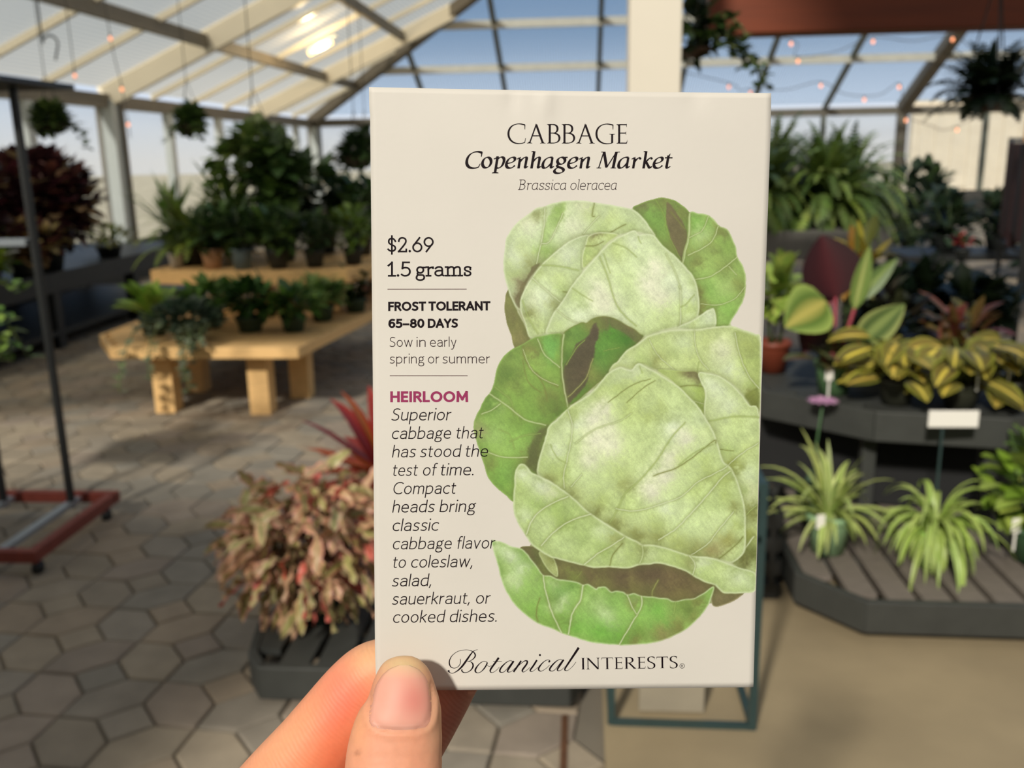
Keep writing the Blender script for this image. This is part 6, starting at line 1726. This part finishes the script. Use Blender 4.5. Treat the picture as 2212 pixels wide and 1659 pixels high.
# raised shelf
def F_redl(f, s, p):
    st = L3((150, 54, 68))
    def blade(dx, dy, z0, z1, d, L, Wd, cm, ch, ce, col=st, droop=.3, up=(0, 0, 1)):
        dx, dy, z1, L, Wd = dx * 1.35, dy * 1.35, z1 * 1.35 + .01, L * 1.38, Wd * 1.3
        a = p + Vector((0, 0, -.03)); q = p + Vector((dx, dy, z1))
        s.tube([a, (a + q) / 2 + Vector((dx * .1, 0, .02)), q], .006, 6, col=col)
        leaf(f, q, d, L, Wd, droop, up=up, cm=cm, ch=ch, ce=ce, wide=True, n=8, shape=.8)
    dr, d2 = (56, 17, 23), (44, 15, 20)
    blade(-.01, 0, 0, .17, (-.22, .1, 1), .17, .17, (76, 24, 30), dr, d2, up=(0, -1, .2))
    blade(-.02, .02, 0, .17, (-.35, -.1, -.75), .17, .11, (76, 24, 30), dr, d2, up=(0, -1, .2))
    blade(-.04, -.02, 0, .16, (-.75, -.45, -.25), .15, .15, (196, 186, 96), (88, 120, 44), (166, 188, 96), L3((150, 150, 80)), up=(0, -1, .5))
    blade(.04, -.01, 0, .14, (.12, -.1, 1), .17, .05, (190, 200, 120), (112, 140, 66), (140, 164, 90), up=(0, -1, .1))
    blade(.06, -.02, 0, .05, (.5, -.3, .7), .15, .09, (160, 178, 104), (76, 104, 56), (186, 196, 120), up=(0, -1, .3))
    blade(.05, 0, 0, .16, (.6, .1, .75), .15, .05, (150, 170, 96), (92, 120, 64), (120, 144, 84), up=(0, -1, .2))
    blade(-.05, -.03, 0, .0, (-.7, -.35, .15), .12, .08, (140, 96, 84), (78, 86, 52), (110, 112, 70))
    blade(-.02, -.04, 0, .02, (-.1, -.8, .1), .11, .08, (130, 70, 70), (70, 82, 50), (120, 124, 76))
    for i in range(10):
        leaf(f, p + Vector((U(-.05, .05), U(-.05, .05), 0)), rdir(.1, .9), .12, .06, .6, cm=(96, 84, 54), ce=vary((70, 90, 52)), wide=True)
generic('red_leaf_plant', 'tall dark red leaf and pink stem in a green pot on the raised shelf', 'plant', (.955, 3.49, .60), .072, .125, (98, 136, 92), F_redl, tagp=(.915, 3.405, .605))
CM = (226, 204, 92); CH = [(120, 112, 48), (134, 124, 54), (106, 96, 46)]; CE = [(160, 166, 62), (148, 152, 58)]
def F_striped(f, s, p):
    for i in range(30):
        a = U(0, 2 * pi); e_ = U(-.2, 1.2)
        d = Vector((cos(a) * cos(e_), sin(a) * cos(e_), sin(e_)))
        q = p + Vector((cos(a) * U(.03, .13), sin(a) * U(.03, .12), U(.0, .15)))
        dd = Vector((d.x, d.y - .25, -.35 + d.z * .5)).normalized()
        leaf(f, q, dd, U(.12, .17), U(.075, .105), U(.3, .9), up=(0, -.5, 1), cm=vary(CM, .1), ch=vary(CH[RND.randrange(3)], .12), ce=vary(CE[RND.randrange(2)], .1), stripe=True, n=8, shape=.85)
        s.tube([p - Vector((0, 0, .03)), (p + q) / 2 + Vector((0, 0, .03)), q], .004, 5, col=L3((120, 130, 60)))
GC = 'striped-leaf plants on the raised shelf'
generic('striped_leaf_plant', 'striped yellow-brown plant right beside the red-leaf pot on the raised shelf', 'plant', (1.14, 3.34, .60), .065, .09, (60, 62, 50), F_striped, GC)
generic('striped_leaf_plant', 'striped yellow-brown plant in the middle of the raised shelf', 'plant', (1.34, 3.28, .60), .065, .09, (60, 62, 50), F_striped, GC, tagp=(1.36, 3.2, .68))
generic('striped_leaf_plant', 'striped yellow-brown plant at the right edge of the raised shelf', 'plant', (1.54, 3.33, .60), .065, .09, (60, 62, 50), F_striped, GC, tagp=(1.48, 3.24, .68))
generic('potted_plant', 'reddish striped plant behind the middle one on the raised shelf', 'plant', (1.5, 3.72, .60), .07, .1, (60, 62, 50), F_bush((.14, .12, .12), 60, .13, .06, [(150, 110, 60), (160, 70, 64), (120, 110, 56)], edge=[(160, 150, 80), (176, 100, 84)], wide=True), GC)
generic('potted_plant', 'dark plant behind the red-leaf pot on the raised shelf', 'plant', (1.22, 3.75, .60), .08, .1, PD, F_bush((.14, .13, .14), 80, .14, .07, [(50, 44, 34), (64, 70, 44), (40, 40, 32)]), GC)
generic('potted_plant', 'yellow-topped croton rising behind the red-leaf pot on the raised shelf', 'plant', (1.18, 4.1, .60), .08, .12, PD, F_bush((.10, .10, .14), 46, .14, .06, [(190, 176, 70), (120, 130, 60), (180, 130, 60)], dz=.30, wide=True), GC)
generic('potted_plant', 'variegated plant in a red-brown pot at the left end of the raised shelf', 'plant', (.80, 3.85, .60), .07, .13, (120, 56, 36), F_bush((.10, .1, .12), 46, .14, .08, [(96, 128, 48), (130, 156, 66)], edge=[(170, 182, 90)], dz=.2), GC)
# small pink flower on a stalk, in a pot on the low platform
def F_flow(f, s, p):
    s.tube([p - Vector((0, 0, .03)), p + Vector((.01, -.02, .2)), p + Vector((.015, -.05, .37))], .004, 6, col=L3((70, 104, 66)))
    for i in range(12):
        a = 2 * pi * i / 12
        leaf(f, p + Vector((.015, -.05, .37)), (cos(a), sin(a) * .8 - .2, .12), .058, .026, .3, cm=(230, 186, 214), ce=(208, 152, 202), n=3)
    bush(f, (p.x, p.y, p.z + .03), (.05, .05, .04), 18, .07, .03, [(60, 92, 60), (80, 110, 70)])
generic('flowering_plant', 'single pink-purple flower on a stalk beside the left spider plant', 'flower', (.85, 3.33, .15), .05, .10, PG, F_flow)
# white price card on a stick
t = thing('price_card', (1.205, 3.065, .15), 'white card on a green stick stuck behind the right spider plant', 'card')
b = MB(); b.box((1.205, 3.065, .37), (.007, .006, .44)); o = b.build('stick', m_teal, t)
b = MB(); b.box((1.235, 3.058, .62), (.162, .004, .058)); b.build('card', m_tagw, t, bevel=.0015)
# ------------------------------------------------------------------ the big ferns and what stands behind on the right
GF = 'big ferns on the grey table'
for i, (x, y, L, lab) in enumerate(((1.15, 6.35, .58, 'big fern at the left front of the grey table, next to the packet'), (1.62, 6.4, .62, 'big fern at the right front of the grey table'),
                                    (1.35, 6.85, .72, 'tallest fern at the back of the grey table'), (1.88, 6.85, .6, 'fern at the back right of the grey table'))):
    generic('potted_fern', lab, 'fern', (x, y, 1.0), .12, .17, PD, F_fern(210, L * .88, [(124, 146, 72), (104, 130, 64), (84, 108, 54), (140, 160, 82)], e0=-.1, e1=1.45, droop=1.9, leafl=.030, dens=20), GF)
GT = 'dark plants far behind on the right'
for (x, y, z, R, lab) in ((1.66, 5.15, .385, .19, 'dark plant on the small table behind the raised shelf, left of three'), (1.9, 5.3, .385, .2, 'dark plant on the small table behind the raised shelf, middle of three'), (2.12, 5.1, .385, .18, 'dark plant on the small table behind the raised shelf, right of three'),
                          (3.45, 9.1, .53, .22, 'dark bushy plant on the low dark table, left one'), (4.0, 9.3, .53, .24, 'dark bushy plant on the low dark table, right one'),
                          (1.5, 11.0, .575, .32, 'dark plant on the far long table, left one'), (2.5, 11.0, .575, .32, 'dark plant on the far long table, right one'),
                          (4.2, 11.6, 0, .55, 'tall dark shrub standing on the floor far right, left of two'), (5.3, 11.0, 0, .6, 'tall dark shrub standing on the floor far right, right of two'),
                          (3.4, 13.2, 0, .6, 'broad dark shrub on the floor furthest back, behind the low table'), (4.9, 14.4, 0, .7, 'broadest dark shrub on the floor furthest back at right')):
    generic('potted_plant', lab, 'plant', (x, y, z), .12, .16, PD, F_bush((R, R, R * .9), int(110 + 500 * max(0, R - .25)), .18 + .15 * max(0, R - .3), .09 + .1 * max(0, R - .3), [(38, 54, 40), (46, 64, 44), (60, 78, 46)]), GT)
t = thing('flower_ball', (3.05, 7.7, 0), 'small red-blooming plant on a slim dark stand before the black rack', 'flower')
b = MB(True); b.tube([(3.05, 7.7, 0), (3.05, 7.7, .62)], .02, 8); b.lathe((3.05, 7.7, 0), [(.12, 0), (.1, .02)], 18); b.build('stand', m_black, t)
pot((3.05, 7.7, .62), .06, .08, PD, t)
f = MB(True); bush(f, (3.05, 7.7, .76), (.08, .08, .06), 40, .07, .045, [(170, 52, 44), (150, 40, 40), (60, 80, 50)]); f.build('bloom', m_leaf, t)
# ------------------------------------------------------------------ string lights
m_bulb = mat('warm_bulb', (255, 190, 150), .3, emit=((255, 150, 100), 1.5))
m_wire = mat('light_wire', (70, 66, 60), .6)
def string(label, pts, sockets, group='string lights'):
    t = thing('string_light', pts[0], label, 'string lights', group)
    cv = smooth_open(pts, 6)
    b = MB(True); b.tube([tuple(p) for p in cv], .004, 5); b.build('wire', m_wire, t)
    for (x, y, z) in sockets:
        b = MB(True); b.lathe((x, y, z), [(.003, -.034), (.011, -.03), (.014, -.02), (.011, -.008), (.007, 0)], 12)
        o = b.build('bulb', m_bulb, t)
        b = MB(True); b.lathe((x, y, z), [(.008, 0), (.008, .022), (.004, .024)], 10); b.build('socket', m_wire, o)
def strung(label, spots, y0=9.0, lift=.035, ends=None):
    sk = spots
    pts = []
    for i, (x, y, z) in enumerate(sk):
        pts.append((x, y, z + lift - .015))
        if i < len(sk) - 1:
            n_ = sk[i + 1]
            pts.append(((x + n_[0]) / 2, (y + n_[1]) / 2, (z + n_[2]) / 2 - .02))
    if ends: pts = [ends[0]] + pts + [ends[1]]
    string(label, pts, sk)
strung('upper string of small warm bulbs just under the timber beam', [(1.89, 9, 2.44), (1.96, 9, 2.29), (2.61, 9, 2.44), (3.3, 9, 2.44), (3.68, 9, 2.26)], ends=((1.2, 9, 2.6), (4.6, 9, 2.5)))
strung('lower string of small warm bulbs over the ferns at right', [(1.44, 9.6, 2.12), (1.65, 9.6, 2.06), (2.32, 9.6, 2.11), (2.74, 9.6, 1.97), (3.06, 9.6, 2.08), (3.15, 9.6, 1.77), (3.64, 9.6, 1.67)], ends=((.8, 9.6, 2.3), (4.6, 9.6, 2.2)))
strung('string of warm bulbs hanging down in front of the left windows', [(-3.95, 8, 2.53), (-3.9, 8, 2.12), (-3.88, 8, 1.83)], ends=((-3.97, 8, roofz(-3.97, 8)), (-3.87, 8, 1.7)))
strung('short drop of one warm bulb at far left under the roof', [(-4.3, 8, 2.24)], ends=((-4.3, 8, roofz(-4.3, 8)), (-4.3, 8, 2.2)))

# added glowing tube and point light in place of sun glint on the rafters
t = thing('glint_glow', (-3.72, 14.0, 3.02), 'added glow standing in for sun glint on the rafters of the left roof slope', 'stand-in glow')
b = MB(True); b.tube([(-3.95, 14.0, 2.98), (-3.60, 14.0, 3.137)], .028, 12); b.build('tube', mat('glint_emission', (255, 226, 170), .4, emit=((255, 206, 120), 5.0)), t)
b = MB(); b.bar((-3.97, 14.0, 3.03), (-3.53, 14.0, 3.228), .12, .02); b.build('glow_backing', m_alu, t)
ld = bpy.data.lights.new('glint_light', 'POINT'); ld.energy = 42; ld.color = (1.0, .74, .40); ld.shadow_soft_size = .08
lo_ = bpy.data.objects.new('glint_light', ld); COL.objects.link(lo_); lo_.location = (-3.70, 13.95, 2.98)
